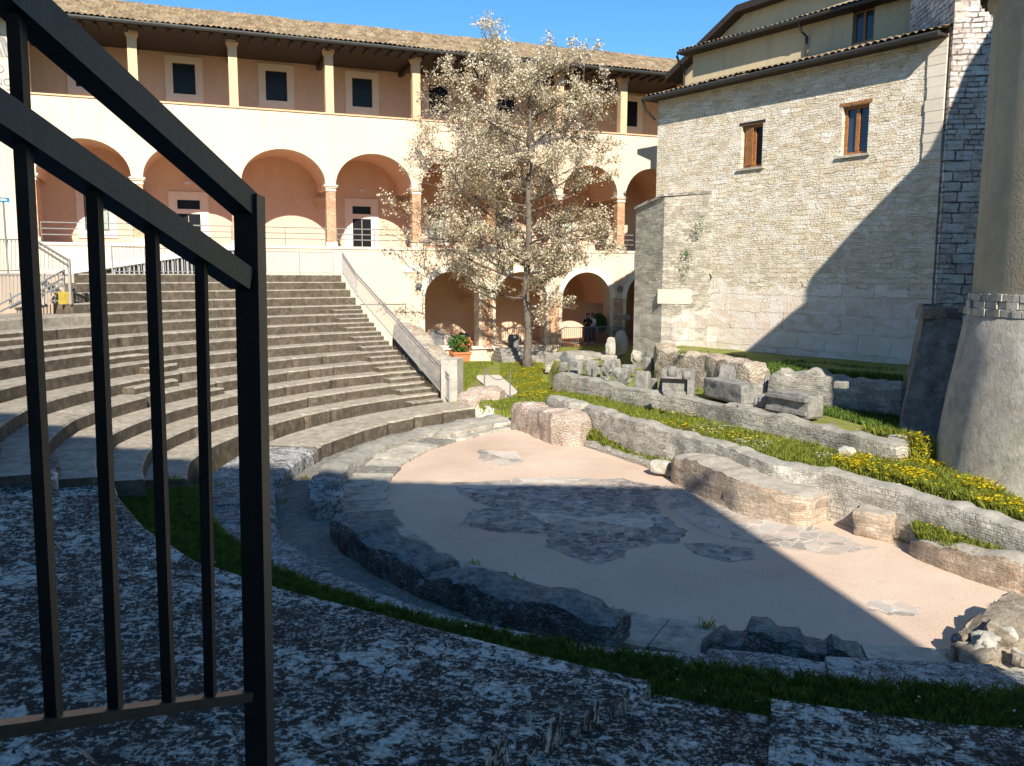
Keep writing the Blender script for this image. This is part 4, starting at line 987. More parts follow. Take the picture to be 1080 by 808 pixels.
def patch(name, back, front, zb_, zf_, n=30, m=6):
    B_ = [atz(px, py, zb_) for px, py in back]; F_ = [atz(px, py, zf_) for px, py in front]
    def at_(L, u):
        f = u * (len(L) - 1); k = min(int(f), len(L) - 2); return L[k].lerp(L[k + 1], f - k)
    mb = MB().grid(n, m, lambda u, v: (lambda q: (q.x, q.y, q.z + .03 * fbm(q.x, q.y, 0, 1.5)))(at_(F_, u).lerp(at_(B_, u), v)))
    o = mb.build(name, M['ground'], None, True); tag(o, kind='structure')
    return lambda k: [tuple(at_(F_, u).lerp(at_(B_, u), v)) for u, v in rng.random((k, 2))]
PK = patch('grass_pocket', [(960, 545), (1010, 556), (1085, 570), (1200, 592)], [(968, 570), (1010, 587), (1085, 608), (1200, 640)], .42, .3)
RC = patch('grass_recess', [(600, 452), (650, 462), (700, 474), (738, 486)], [(612, 466), (650, 479), (690, 493), (722, 504)], .34, .04)
# ================================================================ loose stones
ZB = 1.5
def stone(name, label, x0, x1, y0, y1, z, mat, dr=.8, rz=None, rough=.05, p=7.0, group=None, cat='stone block', seed=None, **kw):
    P = atz((x0 + x1) / 2, y1, z); depth = P.y
    w = (x1 - x0) * depth / F; h = (y1 - y0) * depth / F; rz = rad(-35) if rz is None else rad(rz)
    c = abs(math.cos(rz)) + dr * abs(math.sin(rz)); w = w / c
    me = rock_mesh(w, w * dr, h, seed if seed is not None else x0 * .37 + y0, rough * min(1, h), p, **kw); me.materials.append(mat); me.name = name
    o = bpy.data.objects.new(name, me); COL.objects.link(o)
    v = Vector((P.x, P.y, 0)).normalized() * (w * dr * .3)
    if group is None and z == ZB: group = 'carved stones set out on the retaining wall'
    if name == 'boulder': group = 'loose boulders in the grass'
    o.location = (P.x + v.x, P.y + v.y, z - .03); o.rotation_euler = (0, 0, rz); return tag(o, label, cat, group)
B, BP, BD = M['block'], M['block_pale'], M['block_dark']
ZB = 1.5
stone('marble_block', 'small grey cube of marble at the far left end of the retaining wall', 589, 600, 381, 392, ZB, B)
stone('marble_block', 'tall squarish grey block with a pale capstone, second from the left on the retaining wall', 599, 617, 378, 395, ZB, B, rough=.03)
stone('capstone', 'pale flat stone lying on top of a tall squarish grey block', 605, 617, 374, 379, 2.15, BP, .8)
stone('marble_block', 'block with worn mouldings beside the tall block under the pale capstone', 616, 632, 379, 396, ZB, B, .7, rough=.09)
stone('leaning_slab', 'dark slab leaning over the grass behind the leftmost small cube', 586, 600, 371, 382, 1.45, BD, .2, tilt=.9)
stone('marble_fragment', 'pointed broken marble fragment with a jagged top', 633, 646, 380, 401, ZB, B, .7, rough=.14, p=4)
stone('boulder', 'broad rough boulder with a broken white face among the marble blocks', 645, 667, 387, 405, ZB, B, .8, rough=.14, p=5)
stone('marble_block', 'largest plain upright grey block in the middle of the row', 668, 687, 390, 410, ZB, B, .6, rough=.03)
stone('marble_block', 'small narrow block right of the largest plain grey block', 686, 694, 398, 410, ZB, B, .8, rough=.06)
stone('leaning_slab', 'thin grey slab tilted on edge beside the curved bench shaped cornice', 694, 703, 393, 411, ZB, B, .3, tilt=.18)
bz = atz(718, 418, ZB); w_ = 36 * bz.y / F
cn = thing('cornice_block', 'bench shaped cornice block with a curved hollow and two stubby drums on it', 'carved block', (bz.x, bz.y + .3, ZB), rad(-20))
MB().prism_xz([(-w_ / 2, 0), (w_ / 2 - .1, 0), (w_ / 2, .72), (-w_ / 2, .78)], 0, .5).build('block', B, cn)
MB().box(-w_ / 2 + .05, w_ / 2 - .2, -.12, .02, .0, .12).box(-w_ / 2, w_ / 2 - .15, -.2, .02, .5, .78).box(w_ / 2 - .22, w_ / 2 - .02, -.22, .02, 0, .74).build('moulding', B, cn)
for x0, x1, y0, y1 in [(704, 714, 387, 398), (720, 729, 392, 401)]:
    q = atz((x0 + x1) / 2, y1, 2.25); r = (x1 - x0) * q.y / F / 2
    o = MB().lathe([(0.001, 0), (r, 0), (r * 1.02, .1), (r, (y1 - y0) * q.y / F), (.001, (y1 - y0) * q.y / F)], 20).build('column_stub', B, None, True); o.location = q + Vector((.03, .25, 0))
    tag(o, 'taller grey column stub standing on the bench shaped cornice' if x0 == 704 else 'lower grey column stub at the right end of the bench shaped cornice', 'column stub')
def long_block(name, label, xa, ya, xb, yb, h, dpt, z, mat, seed, mould=False, rough=.04):
    a = atz(xa, ya, z); b = atz(xb, yb, z); d = b - a; L = d.length
    me = rock_mesh(L, dpt, h, seed, rough, 12, 9); me.materials.append(mat); me.name = name
    o = bpy.data.objects.new(name, me); COL.objects.link(o); n_ = Vector((-d.y, d.x, 0)).normalized()
    if n_.y < 0: n_ = -n_
    o.location = (a + b) / 2 + n_ * dpt / 2 - Vector((0, 0, .02)); o.rotation_euler = (0, 0, math.atan2(d.y, d.x)); tag(o, label, 'carved block')
    if mould:
        for zz, e in ((.18, .06), (.72, .09)):
            MB().box(-L / 2 + .1, L / 2 - .08, -dpt / 2 - e, -dpt / 2 + .05, h * zz, h * zz + .09).build('moulding', mat, o)
    return o
long_block('sarcophagus', 'long plain trough shaped marble block, longest of the row', 739, 417, 782, 428, .58, .75, ZB, B, 3.0)
long_block('carved_block', 'long moulded marble block lying at the shaded right end of the row', 806, 434, 853, 443, .62, .55, ZB, B, 5.0, True)
stone('flat_stone', 'small flat grey stone lying before the long trough shaped block', 777, 795, 425, 432, ZB, B, .6)
stone('column_drum', 'round ended grey drum beside the right end of the trough block', 793, 805, 418, 431, ZB, B, .9, p=2.6)
a = atz(790, 418, ZB + .1)
fl = thing('fluted_slab', 'ribbed slab of fluted marble leaning behind the trough shaped block', 'carved block', (a.x, a.y + .9, ZB), rad(-28))
MB().hexa([(-.75, 0, 0), (.75, 0, 0), (.75, .2, 0), (-.75, .2, 0)], [(-.7, .35, .85), (.75, .35, .7), (.75, .5, .7), (-.7, .5, .85)]).build('slab', B, fl)
mb = MB()
for i in range(11): mb.bar((-.68 + i * .135, -.015, .03), (-.65 + i * .135, .33, .74), .06)
mb.build('flute', B, fl)['kind'] = 'stuff'
stone('marble_block', 'low grey block tucked between the moulded block and the pointed fragment', 624, 634, 386, 397, ZB, B, .7, rough=.06)
stone('marble_block', 'cracked grey lump behind the pointed broken fragment', 644, 655, 378, 389, 1.52, B, .8, rough=.1)
stone('marble_block', 'square grey block behind the thin tilted slab', 700, 713, 386, 398, 1.52, B, .8, rough=.05)
stone('marble_block', 'broad grey slab fragment standing behind the curved cornice block', 726, 745, 388, 404, 1.52, B, .4, rough=.07)
stone('marble_block', 'upright grey chunk between the column drum and the moulded block', 800, 812, 414, 430, 1.55, B, .7, rough=.08)
stone('stele', 'tall round topped marble stele standing against the dark doorway', 647, 663, 348, 373, 1.45, BP, .35, rz=-25, rough=.04, round_top=True)
stone('stele', 'lower rough gabled slab left of the round topped stele', 638, 651, 355, 374, 1.45, BP, .4, rz=-25, rough=.08, round_top=True)
stone('marble_block', 'upright grey block below the left corner of the stone pier', 679, 690, 376, 391, 1.6, B, .7)
stone('carved_fragment', 'lumpy carved fragment at the foot of the round topped stele', 664, 677, 369, 382, 1.6, BP, .8, rough=.13, p=4)
stone('flat_slab', 'pale flat slab behind the small narrow block', 690, 715, 384, 392, 1.6, BP, .6)
stone('marble_fragment', 'low broken fragment behind the broad rough boulder', 655, 672, 384, 393, 1.6, B, .7, rough=.12)
stone('flat_slab', 'flat stone slab in the grass below the two steles', 632, 652, 374, 380, 1.45, BP, .8)
stone('boulder', 'pale knobbly boulder between the lawn and the dense yellow flowers', 880, 903, 470, 490, .88, BP, .8, rough=.13, p=3.6)
stone('boulder', 'low pale boulder half buried under the yellow flowers near the buttress', 922, 941, 480, 488, .95, BP, .8, rough=.1, p=3.6)
stone('boulder', 'white angular boulder on grass at the edge of the pink floor', 684, 710, 484, 499, .1, BP, .6, rough=.1, p=5)
stone('boulder', 'tiny white stone right of the white angular boulder', 703, 714, 495, 502, .06, BP, .7, rough=.1, p=4)
stone('flat_stone', 'flat pale stone lying on the left edge of the flowering lawn', 598, 622, 424, 431, .95, BP, .8, rough=.07)
stone('standing_slab', 'rough upright slab leaning on the pale rendered pier', 468, 486, 396, 421, .42, BP, .25, rz=-20, rough=.06)
stone('boulder', 'small block lying on the slabs where the long dark wall ends', 1000, 1025, 668, 690, .05, M['lichen_light'], .8, rough=.12, p=4)
for i, (x0, x1, y0, y1, lb) in enumerate([(884, 903, 411, 432, 'shaded squared block standing in dark grass below the mossy wall'), (853, 867, 407, 427, 'shaded upright narrow block left of the squared block in dark grass'), (878, 896, 401, 409, 'flat stone lying in shade on top of the mossy wall'), (921, 942, 425, 434, 'low shaded stone in dark grass next to the dark buttress')]):
    stone('shaded_block', lb, x0, x1, y0, y1, 1.42 if i != 2 else 2.3, B, .7, rough=.07)
# square brick pier and white leaning slab at the stage
me = rock_mesh(.74, .72, .55, 8.0, .04, 12, 8); me.materials.append(M['brick_ruin']); me.set_sharp_from_angle(angle=rad(30))
o = bpy.data.objects.new('brick_pier', me); COL.objects.link(o); q = atz(934, 571, 0); o.location = (q.x + .0, q.y + .42, -.02); o.rotation_euler = (0, 0, rad(-42))
tag(o, 'square stump of a brick pier standing on the pink floor, casting a small shadow', 'brick pier')
a, b = atz(938, 563, .05), atz(968, 568, .05); d = b - a
me = rock_mesh(d.length * 1.05, .2, .98, 4.0, .04, 12, 8, topslope=-.12); me.materials.append(BP)
o = bpy.data.objects.new('standing_slab', me); COL.objects.link(o); o.location = ((a.x + b.x) / 2 + .12, (a.y + b.y) / 2 + .15, -.05); o.rotation_euler = (rad(-8), 0, math.atan2(d.y, d.x))
tag(o, 'white edged stone slab standing behind the square brick pier', 'stone slab')
# display under the first ground arch
def fpt(px, py, off): q = onplane(px, py, FP + FN * off, FN); return q
def display(name, label, px0, px1, py0, py1, off, mat, dr, **kw):
    a = fpt(px0, py1, off); b = fpt(px1, py0, off); w = (b - a).to_2d().length
    me = rock_mesh(w, w * dr, b.z - a.z, px0, kw.pop('rough', .05), kw.pop('p', 9), **kw); me.materials.append(mat); me.name = name
    o = bpy.data.objects.new(name, me); COL.objects.link(o); o.location = ((a.x + b.x) / 2, (a.y + b.y) / 2, a.z - .02); o.rotation_euler = (0, 0, FRZ); tag(o, label, 'stone block'); return o
o = display('inscribed_slab', 'dark framed slab tilted against the left side of the first arch', 452, 467, 347, 368, -.9, BD, .12, rough=.02); o.rotation_euler = (rad(-10), rad(7), FRZ)
o = display('inscribed_slab', 'smaller dark slab tilted in front of the black doorway', 482, 493, 350, 364, -1.4, BD, .14, rough=.02); o.rotation_euler = (rad(-10), rad(14), FRZ)
display('boulder', 'round cream boulder between the two dark tilted slabs', 467, 479, 352, 367, -.9, BP, .8, rough=.12, p=3)
display('pale_block', 'cream oblong block on the front ledge of the first arch', 460, 476, 364, 371, -.35, BP, .5, rough=.08)
display('pale_block', 'small cream lump right of the cream oblong block', 477, 489, 361, 371, -.5, BP, .6, rough=.14, p=4)
display('dark_stone', 'dark carved stone lying at the right end of the first arch ledge', 488, 496, 363, 371, -.4, BD, .6, rough=.14, p=4)
display('dark_stone', 'second dark stone next to the terracotta planter', 496, 504, 364, 371, -.4, BD, .6, rough=.1, p=4)
display('grey_stele', 'grey stone stele beside the tree trunk under the second arch', 536, 547, 352, 376, .25, M['block_dark'], .2, rough=.01)
display('carved_torso', 'pale carved stone fragment behind the railing of the second arch', 539, 549, 353, 367, -2.5, BP, .6, rough=.16, p=3)
# white parapet with ledge below the first two arches, steps, path
lw_ = thing('parapet_wall', 'low cream parapet wall with a thin stone ledge below the first two ground arches', 'wall', (FX0, FY0, 0), FRZ)
MB().box(-9.9, -6.3, -.42, -.02, -.2, 1.08).box(-6.3, -5.9, -.22, -.02, -.2, 1.08).build('wall', M['plaster'], lw_); MB().box(-9.95, -5.9, -.55, .3, 1.083, 1.17).build('ledge', M['frame'], lw_)
sp = thing('garden_steps', 'broad worn stone steps leading from the path up to the second arch', 'steps', (FX0, FY0, 0), FRZ)
for i in range(4): MB().box(-5.8 - .08 * i, -3.0 + .1 * i, -.75 - .36 * (i + 1), -.25, .2, 1.13 - .17 * i).build('step', M['block'], sp)
cl = [(atz(516, 390, .7), 1.5), (atz(520, 397, .6), 1.3), (atz(528, 404, .55), 1.3), (atz(525, 414, .5), 1.5), (atz(505, 424, .45), 1.6), (atz(495, 436, .3), 1.4), (atz(500, 446, .05), 1.3)]
mb = MB(); N_ = 40; rows = []
for i in range(N_ + 1):
    f = i / N_ * (len(cl) - 1); k = min(int(f), len(cl) - 2); f -= k
    c = cl[k][0].lerp(cl[k + 1][0], f); w = cl[k][1] + (cl[k + 1][1] - cl[k][1]) * f; d = (cl[k + 1][0] - cl[k][0]).normalized(); s = Vector((-d.y, d.x, 0))
    for j in range(7):
        q = c + s * w * (j / 6 - .5 + .06 * nz(i * .4, j, 1)); mb.v.append((q.x, q.y, hz(q.x, q.y) + .035))
for i in range(N_):
    for j in range(6): a = i * 7 + j; mb.f.append((a, a + 1, a + 8, a + 7))
tag(mb.build('path', M['path'], None, True), kind='structure')
# rope posts on the path
pst = []
for px, py, lb in [(511, 413, 'thin grey rope post on the left of the gravel path'), (538, 418, 'thin grey rope post on the right of the gravel path')]:
    q = atz(px, py, .5); t_ = thing('rope_post', lb, 'post', q, 0, 'rope posts on the gravel path'); MB().tube([(0, 0, -.05), (0, 0, .95)], .025, 8).build('post', M['darkgalv'], t_); MB().lathe([(.001, 0), (.13, 0), (.13, .03), (.001, .04)], 16).build('foot', M['darkgalv'], t_); pst.append(q)
p0, p1 = pst[0] + Vector((0, 0, .9)), pst[1] + Vector((0, 0, .9))
tag(MB().tube([p0.lerp(p1, i / 12) - Vector((0, 0, .35 * 4 * (i / 12) * (1 - i / 12))) for i in range(13)], .015, 5).build('rope', M['darkgalv']), 'sagging dark chain hung between the two rope posts', 'chain')
# planters
def leaves(c, r, n, size, seed=0, sq=(1, 1, 1)):
    g_ = np.random.default_rng(seed); d = g_.normal(size=(n, 3)); d /= np.linalg.norm(d, axis=1)[:, None]
    P = np.array(c) + d * (r * g_.random((n, 1)) ** .4) * np.array(sq)
    return leaf_quads(P, size, g_)
def leaf_quads(P, size, g_, aspect=.6):
    n = len(P); a = g_.normal(size=(n, 3)); a /= np.linalg.norm(a, axis=1)[:, None]; b = np.cross(a, g_.normal(size=(n, 3))); b /= np.linalg.norm(b, axis=1)[:, None] + 1e-9
    s = size * (.6 + .8 * g_.random((n, 1))); a = a * s; b = b * s * aspect
    V = np.stack([P - a, P + b, P + a, P - b], 1).reshape(-1, 3); return V, np.arange(4 * n).reshape(-1, 4)
q = fpt(485, 386, .75)
pl = thing('terracotta_planter', 'square terracotta planter with a bushy plant at the end of the parapet', 'planter', (q.x, q.y, .25), FRZ)
MB().hexa([(-.38, -.38, 0), (.38, -.38, 0), (.38, .38, 0), (-.38, .38, 0)], [(-.48, -.48, .72), (.48, -.48, .72), (.48, .48, .72), (-.48, .48, .72)]).box(-.52, .52, -.52, .52, .64, .74).build('pot', M['terracotta'], pl)
V, Fq = leaves((0, 0, 1.15), .6, 500, .09, 3, (1, 1, .8)); np_mesh('plant', V, Fq, M['shrub'], pl)
V, Fq = leaves((.2, 0, 1.15), .5, 350, .07, 4, (1, 1, .8)); np_mesh('dry_plant', V, Fq, M['terracotta'], pl)
q = fpt(617, 357, -.2)
pt = thing('terracotta_pot', 'round orange terracotta pot at the feet of the two people', 'pot', (q.x + .35, q.y + .5, 1.2))
MB().lathe([(.001, 0), (.28, 0), (.45, .3), (.5, .55), (.44, .75), (.5, .8), (.5, .88), (.42, .88)], 28).build('pot', M['terracotta'], pt, True)
q = fpt(634, 357, -.5)
pt = thing('planter_box', 'long terracotta planter box with a clipped green bush right of the people', 'planter', (q.x, q.y, 1.2), FRZ)
MB().box(-.75, .85, -.25, .25, 0, .5).box(-.8, .9, -.3, .3, .42, .52).build('box', M['terracotta'], pt)
V, Fq = leaves((-.15, 0, 1.05), .62, 1500, .06, 8, (.75, .6, 1)); np_mesh('bush', V, Fq, M['shrub'], pt)
# railing in front of the ground arches
def railing(mb, a, b, h=1.0, n=12, r=.022, top=.04, mid=None):
    a = Vector(a); b = Vector(b); up = Vector((0, 0, h)); mb.bar(a + up, b + up, top); mb.bar(a + Vector((0, 0, .1)), b + Vector((0, 0, .1)), top * .8)
    for i in range(n + 1): q = a.lerp(b, i / n); mb.bar(q + Vector((0, 0, .1)), q + up, r)
gr_ = thing('arch_railing', 'rusty bar railing in front of the people under the third ground arch', 'railing', (FX0, FY0, 0), FRZ)
mb = MB(); railing(mb, (-1.7, -.55, 1.2), (2.0, -.55, 1.2), .95, 30); mb.build('railing_panel', M['darkgalv'], gr_)
mb = MB(); railing(mb, (-3.4, -1.2, .6), (-1.7, -.55, 1.2), 1.0, 14); mb.build('railing_panel', M['darkgalv'], gr_)
mb = MB(); railing(mb, (-5.6, .4, 1.17), (-2.7, .4, 1.17), .95, 22); mb.build('railing_panel', M['darkgalv'], gr_)
q = fpt(659, 360, .6); t_ = thing('lamp_post', 'short dark post with a tilted panel beside the dark doorway', 'post', (q.x, q.y, 1.25))
MB().tube([(0, 0, 0), (0, 0, 1.35)], .04, 8).build('post', M['darkgalv'], t_); MB().hexa([(-.25, -.2, 1.3), (.25, -.2, 1.3), (.25, .2, 1.5), (-.25, .2, 1.5)], [(-.25, -.2, 1.34), (.25, -.2, 1.34), (.25, .2, 1.54), (-.25, .2, 1.54)]).build('panel', M['darkgalv'], t_)

# ================================================================ people
def person(label, loc, rz, joints, edges, radii, mat):
    t_ = thing('person', label, 'person', loc, rz, 'people standing under the third ground arch')
    me = bpy.data.meshes.new('body'); me.from_pydata(joints, edges, []); me.materials.append(mat)
    o = bpy.data.objects.new('body', me); COL.objects.link(o); o.parent = t_
    md = o.modifiers.new('skin', 'SKIN'); me.skin_vertices.new() if not me.skin_vertices else None
    for v, r in zip(me.skin_vertices[0].data, radii): v.radius = r if hasattr(r, '__len__') else (r, r)
    me.skin_vertices[0].data[0].use_root = True
    sb = o.modifiers.new('sub', 'SUBSURF'); sb.levels = sb.render_levels = 2
    return t_
def body(hand_l, hand_r, elb_l, elb_r, foot=.0):
    J = [(0, 0, .92), (0, .0, 1.08), (0, 0, 1.25), (0, 0, 1.36), (0, -.01, 1.45), (0, -.02, 1.52), (0, -.02, 1.62),
         (-.17, 0, 1.35), elb_l, hand_l, (.17, 0, 1.35), elb_r, hand_r,
         (-.09, 0, .86), (-.10, -.02, .48), (-.11, .02, .08), (-.12, -.12, .04), (.09, 0, .86), (.12, -.03, .48), (.17 + foot, .03, .08), (.2 + foot, -.1, .04)]
    E_ = [(0, 1), (1, 2), (2, 3), (3, 4), (4, 5), (5, 6), (3, 7), (7, 8), (8, 9), (3, 10), (10, 11), (11, 12), (0, 13), (13, 14), (14, 15), (15, 16), (0, 17), (17, 18), (18, 19), (19, 20)]
    R_ = [(.15, .11), (.125, .09), (.15, .1), (.13, .09), (.05, .05), (.075, .085), (.07, .08), (.055, .055), (.042, .042), (.03, .035), (.055, .055), (.042, .042), (.03, .035),
          (.09, .09), (.062, .065), (.042, .042), (.04, .03), (.09, .09), (.062, .065), (.042, .042), (.04, .03)]
    return J, E_, R_
def clothe(t_, top, legs, hairc, longhair):
    f = MB()                                             # trousers: tapered shells round the legs
    f.tube([(-.09, 0, .95), (-.095, 0, .86), (-.10, -.02, .48), (-.11, .02, .1)], [.115, .11, .085, .07], 12); f.build('trouser_leg', legs, t_, True)
    f = MB(); f.tube([(.09, 0, .95), (.095, 0, .86), (.12, -.03, .48), (.17, .03, .1)], [.115, .11, .085, .07], 12); f.build('trouser_leg', legs, t_, True)
    f = MB(); f.lathe([(.15, .9), (.165, .98), (.14, 1.1), (.165, 1.25), (.17, 1.34), (.1, 1.42), (.06, 1.45)], 18); f.v = [(x * 1.08, y * .78, z) for x, y, z in f.v]; f.build('shirt', top, t_, True)
    for s in (-1, 1):
        f = MB(); f.tube([(s * .15, 0, 1.36), (s * .2, 0, 1.24), (s * .24, -.01, 1.12)], [.075, .065, .058], 10); f.build('sleeve', top, t_, True)
        MB().lathe([(.001, .0), (.05, .0), (.055, .04), (.04, .08), (.001, .09)], 12).build('shoe', M['white'], t_, True).matrix_local = Matrix.Translation(((-.115 if s < 0 else .18), -.05, 0)) @ Matrix.Diagonal((1, 2.3, 1, 1))
    f = MB(); f.lathe([(.001, .125), (.07, .115), (.105, .06), (.11, 0), (.1, -.08)] + ([(.11, -.2), (.07, -.3)] if longhair else []), 18, a0=rad(-40), a1=rad(220))
    o = f.build('hair', hairc, t_, True); o.location = (0, 0, 1.585)
    for s in (-1, 1): MB().lathe([(.001, -.012), (.012, 0), (.001, .012)], 8).build('eye', M['dark'], t_, True).location = (s * .03, -.095, 1.59)
    MB().hexa([(-.012, -.105, 1.545), (.012, -.105, 1.545), (.012, -.08, 1.545), (-.012, -.08, 1.545)], [(-.006, -.1, 1.59), (.006, -.1, 1.59), (.006, -.08, 1.59), (-.006, -.08, 1.59)]).build('nose', M['skin'], t_)
    MB().box(-.022, .022, -.1, -.085, 1.515, 1.523).build('mouth', M['terracotta'], t_)
q = fpt(620, 359, .2)
J, E_, R_ = body((-.1, -.22, 1.22), (.16, -.16, 1.02), (-.25, -.03, 1.1), (.25, 0, 1.1))
t_ = person('person in a black top and dark jeans standing with bent arm behind the railing', (q.x - .02, q.y, 1.2), rad(15), J, E_, R_, M['skin']); clothe(t_, M['cloth_dark'], M['denim'], M['hair'], True)
J, E_, R_ = body((-.2, -.1, .9), (.26, -.05, .88), (-.26, 0, 1.1), (.27, 0, 1.1))
t_ = person('person in a white top half hidden behind the one in black', (q.x + .3, q.y + .45, 1.2), rad(-60), J, E_, R_, M['skin']); clothe(t_, M['cloth_white'], M['denim'], M['hair'], True)

# ================================================================ railings of the seating and the walkway
zW = 5.0
def fence(name, label, pts, h, gap, r, top, mat, post=.05, parts=True, bottom=.1, mid=False):
    P = [Vector(p) for p in pts]; t_ = thing(name, label, 'railing', P[0])
    for a, b in zip(P, P[1:]):
        a0, b0 = a - P[0], b - P[0]; L = (b - a).length; n = max(2, int(L / gap)); up = Vector((0, 0, h)); mb = MB()
        for i in range(1, n): q = a0.lerp(b0, i / n); mb.bar(q + Vector((0, 0, bottom)), q + up, r)
        mb.bar(a0 + Vector((0, 0, bottom)), b0 + Vector((0, 0, bottom)), top * .7)
        if mid: mb.bar(a0 + up * .86, b0 + up * .86, top * .7)
        mb.build('bar_panel', mat, t_); MB().bar(a0 + up, b0 + up, top).build('handrail', mat, t_)
    for p in P: MB().bar(p - P[0], p - P[0] + Vector((0, 0, h + .02)), post).build('post', mat, t_)
    return t_
walk = [tuple(pol(ROW_R + .25, a, zW)) for a in (126.2, 130, 134, 138, 142, 146, 149.5)]
fence('walkway_railing', 'long pale bar railing along the top row in front of the cream facade', walk, 1.05, .145, .022, .04, M['galv'])
tag(ring_block(MB(), ROW_R + .55, ROW_R + 2.2, 127, 160, 4.8, 5.01, .005, .5).build('walkway', M['seat']), kind='structure')
ep = [pol(ROW_R - ROW_T * k + .1, row_end(k) - .55, ROW_Z - ROW_H * k) for k in (0, 3, 14)]
fence('stair_railing', 'steel handrail of close thin bars descending beside the stone tiers', ep, 1.05, .1, .016, .045, M['galv'], mid=True)
# ramp behind the walkway railing
a = onplane(72, 288, FP + FN * 1.9, FN); b = onplane(250, 262, FP + FN * 1.9, FN)
rp = thing('access_ramp', 'white sided access ramp rising behind the walkway railing', 'ramp', (FX0, FY0, 0), FRZ)
s0, s1 = (a - FP).dot(FD), (b - FP).dot(FD)
MB().hexa([(s0, -1.9, 4.98), (s1, -1.9, 6.15), (s1, -.3, 6.15), (s0, -.3, 4.98)], [(s0, -1.9, 5.28), (s1, -1.9, 6.42), (s1, -.3, 6.42), (s0, -.3, 5.28)]).build('deck', M['white'], rp)
MB().hexa([(s0 + 1.5, -1.7, 4.9), (s1, -1.7, 4.9), (s1, -.4, 4.9), (s0 + 1.5, -.4, 4.9)], [(s0 + 1.5, -1.7, 5.15), (s1, -1.7, 6.14), (s1, -.4, 6.14), (s0 + 1.5, -.4, 5.15)]).build('underside', M['dark'], rp)
mb = MB(); n = 26
for i in range(n): s = s0 + 1.8 + (s1 - s0 - 1.8) * i / n; mb.box(s, s + .06, -1.78, -1.72, 4.95, 5.2 + (s - s0) / (s1 - s0) * .9)
mb.build('grille', M['galv'], rp)['kind'] = 'stuff'
# stair opening with railings at the left
zl = ROW_Z - 4 * ROW_H + .02
a0 = pol(ROW_R - 3 * ROW_T - .1, px_on_row(73, 4), zl)
def on_r(px, py, R):                                       # point at the depth of a circle of radius R
    k = ray(px, py); A = k.x ** 2 + k.y ** 2; Bq = -2 * (k.x * C0.x + k.y * C0.y); Cq = C0.length_squared - R * R
    t = (-Bq + math.sqrt(Bq * Bq - 4 * A * Cq)) / (2 * A); return Vector((0, 0, EYE)) + k * t
sr = thing('landing_railing', 'pale steel stair railing with sloping rails at the left of the top tiers', 'railing', (0, 0, 0))
R1, R2 = ROW_R - 2.6, ROW_R + .2
def rail_px(pairs, R, w, name, mat=M['galv']):
    mb = MB()
    for (xa, ya), (xb, yb) in pairs: mb.bar(on_r(xa, ya, R), on_r(xb, yb, R), w)
    return mb.build(name, mat, sr)
rail_px([((36, 253), (73, 275)), ((38, 259), (73, 281))], R1, .06, 'handrail'); rail_px([((72.5, 273), (75, 321))], R1, .08, 'post')
rail_px([((x, 254 + (x - 36) * .6), (x, 284)) for x in range(39, 72, 4)], R1, .02, 'bar_panel')
rail_px([((-30, 252), (36, 253)), ((-30, 286), (36, 285))] , R2, .05, 'handrail'); rail_px([((x, 253), (x, 286)) for x in range(-28, 36, 4)], R2, .02, 'bar_panel')
rail_px([((-8, 325), (68, 285)), ((-8, 333), (68, 293)), ((10, 325), (68, 300))], R1 + .4, .05, 'handrail')
rail_px([((10, 309), (12, 324)), ((46, 288), (46, 322)), ((67, 286), (68, 322))], R1 + .4, .06, 'post')
rail_px([((x, 290), (x, 320)) for x in range(-6, 66, 4)], R1 + 1.6, .02, 'bar_panel'); rail_px([((-8, 290), (30, 290))], R1 + 1.6, .05, 'handrail')
p = on_r(62, 321, R1 + .3); q = on_r(73, 321, R1 + .3); d = q - p
mb = MB(); mb.hexa([p, q, q + Vector((0, .3, 0)), p + Vector((0, .3, 0))], [v + Vector((0, 0, .42)) for v in (p, q, q + Vector((0, .3, 0)), p + Vector((0, .3, 0)))])
tag(mb.build('yellow_box', M['yellow']), 'yellow panel at the foot of the pale sloping stair rails', 'panel')
zz = [tuple(pol(ROW_R - 2.9 + .35 * i, 0)[:2]) for i in range(1)]
lf = MB(); ring_block(lf, ROW_R - 3.5, ROW_R - .2, px_on_row(76, 3) + .3, 196, 3.2, zl - .04, .01, .4); tag(lf.build('landing', M['seat']), kind='structure')
lf = MB(); ring_block(lf, ROW_R - .2, ROW_R + .3, px_on_row(76, 0) + .2, 196, 3.2, 4.99, .004, .5); tag(lf.build('landing_wall', M['plaster']), 'white plastered wall behind the pale stair railing at the left', 'wall')
st_ = thing('landing_stair', 'small dark metal stair behind the pale sloping rails', 'stair', (0, 0, 0))
for i in range(4):
    p = on_r(70 - i * 5, 318 - i * 9, R1 + 1.0 + .25 * i); MB().box(p.x - .5, p.x + .45, p.y - .15, p.y + .2, p.z, p.z + .05).build('tread', M['darkgalv'], st_)
# blue sign on a pole
q = onplane(6, 250, FP + FN * 2.5, FN)
sg = thing('blue_sign', 'small blue sign on a thin pole before the solid cream wall', 'sign', (q.x, q.y, 5.0), FRZ)
zt = onplane(6, 211, FP + FN * 2.5, FN).z - 5
MB().tube([(0, 0, 0), (0, 0, zt)], .04, 8).build('pole', M['darkgalv'], sg)
bd = MB().box(-.22, .24, -.05, -.02, zt - .1, zt + .1).build('board', M['blue'], sg)
MB().box(-.08, -.02, -.056, -.0505, zt - .04, zt + .05).box(.0, .06, -.056, -.0505, zt - .02, zt + .05).box(.08, .13, -.056, -.0505, zt - .04, zt + .03).build('symbol', M['white'], bd)

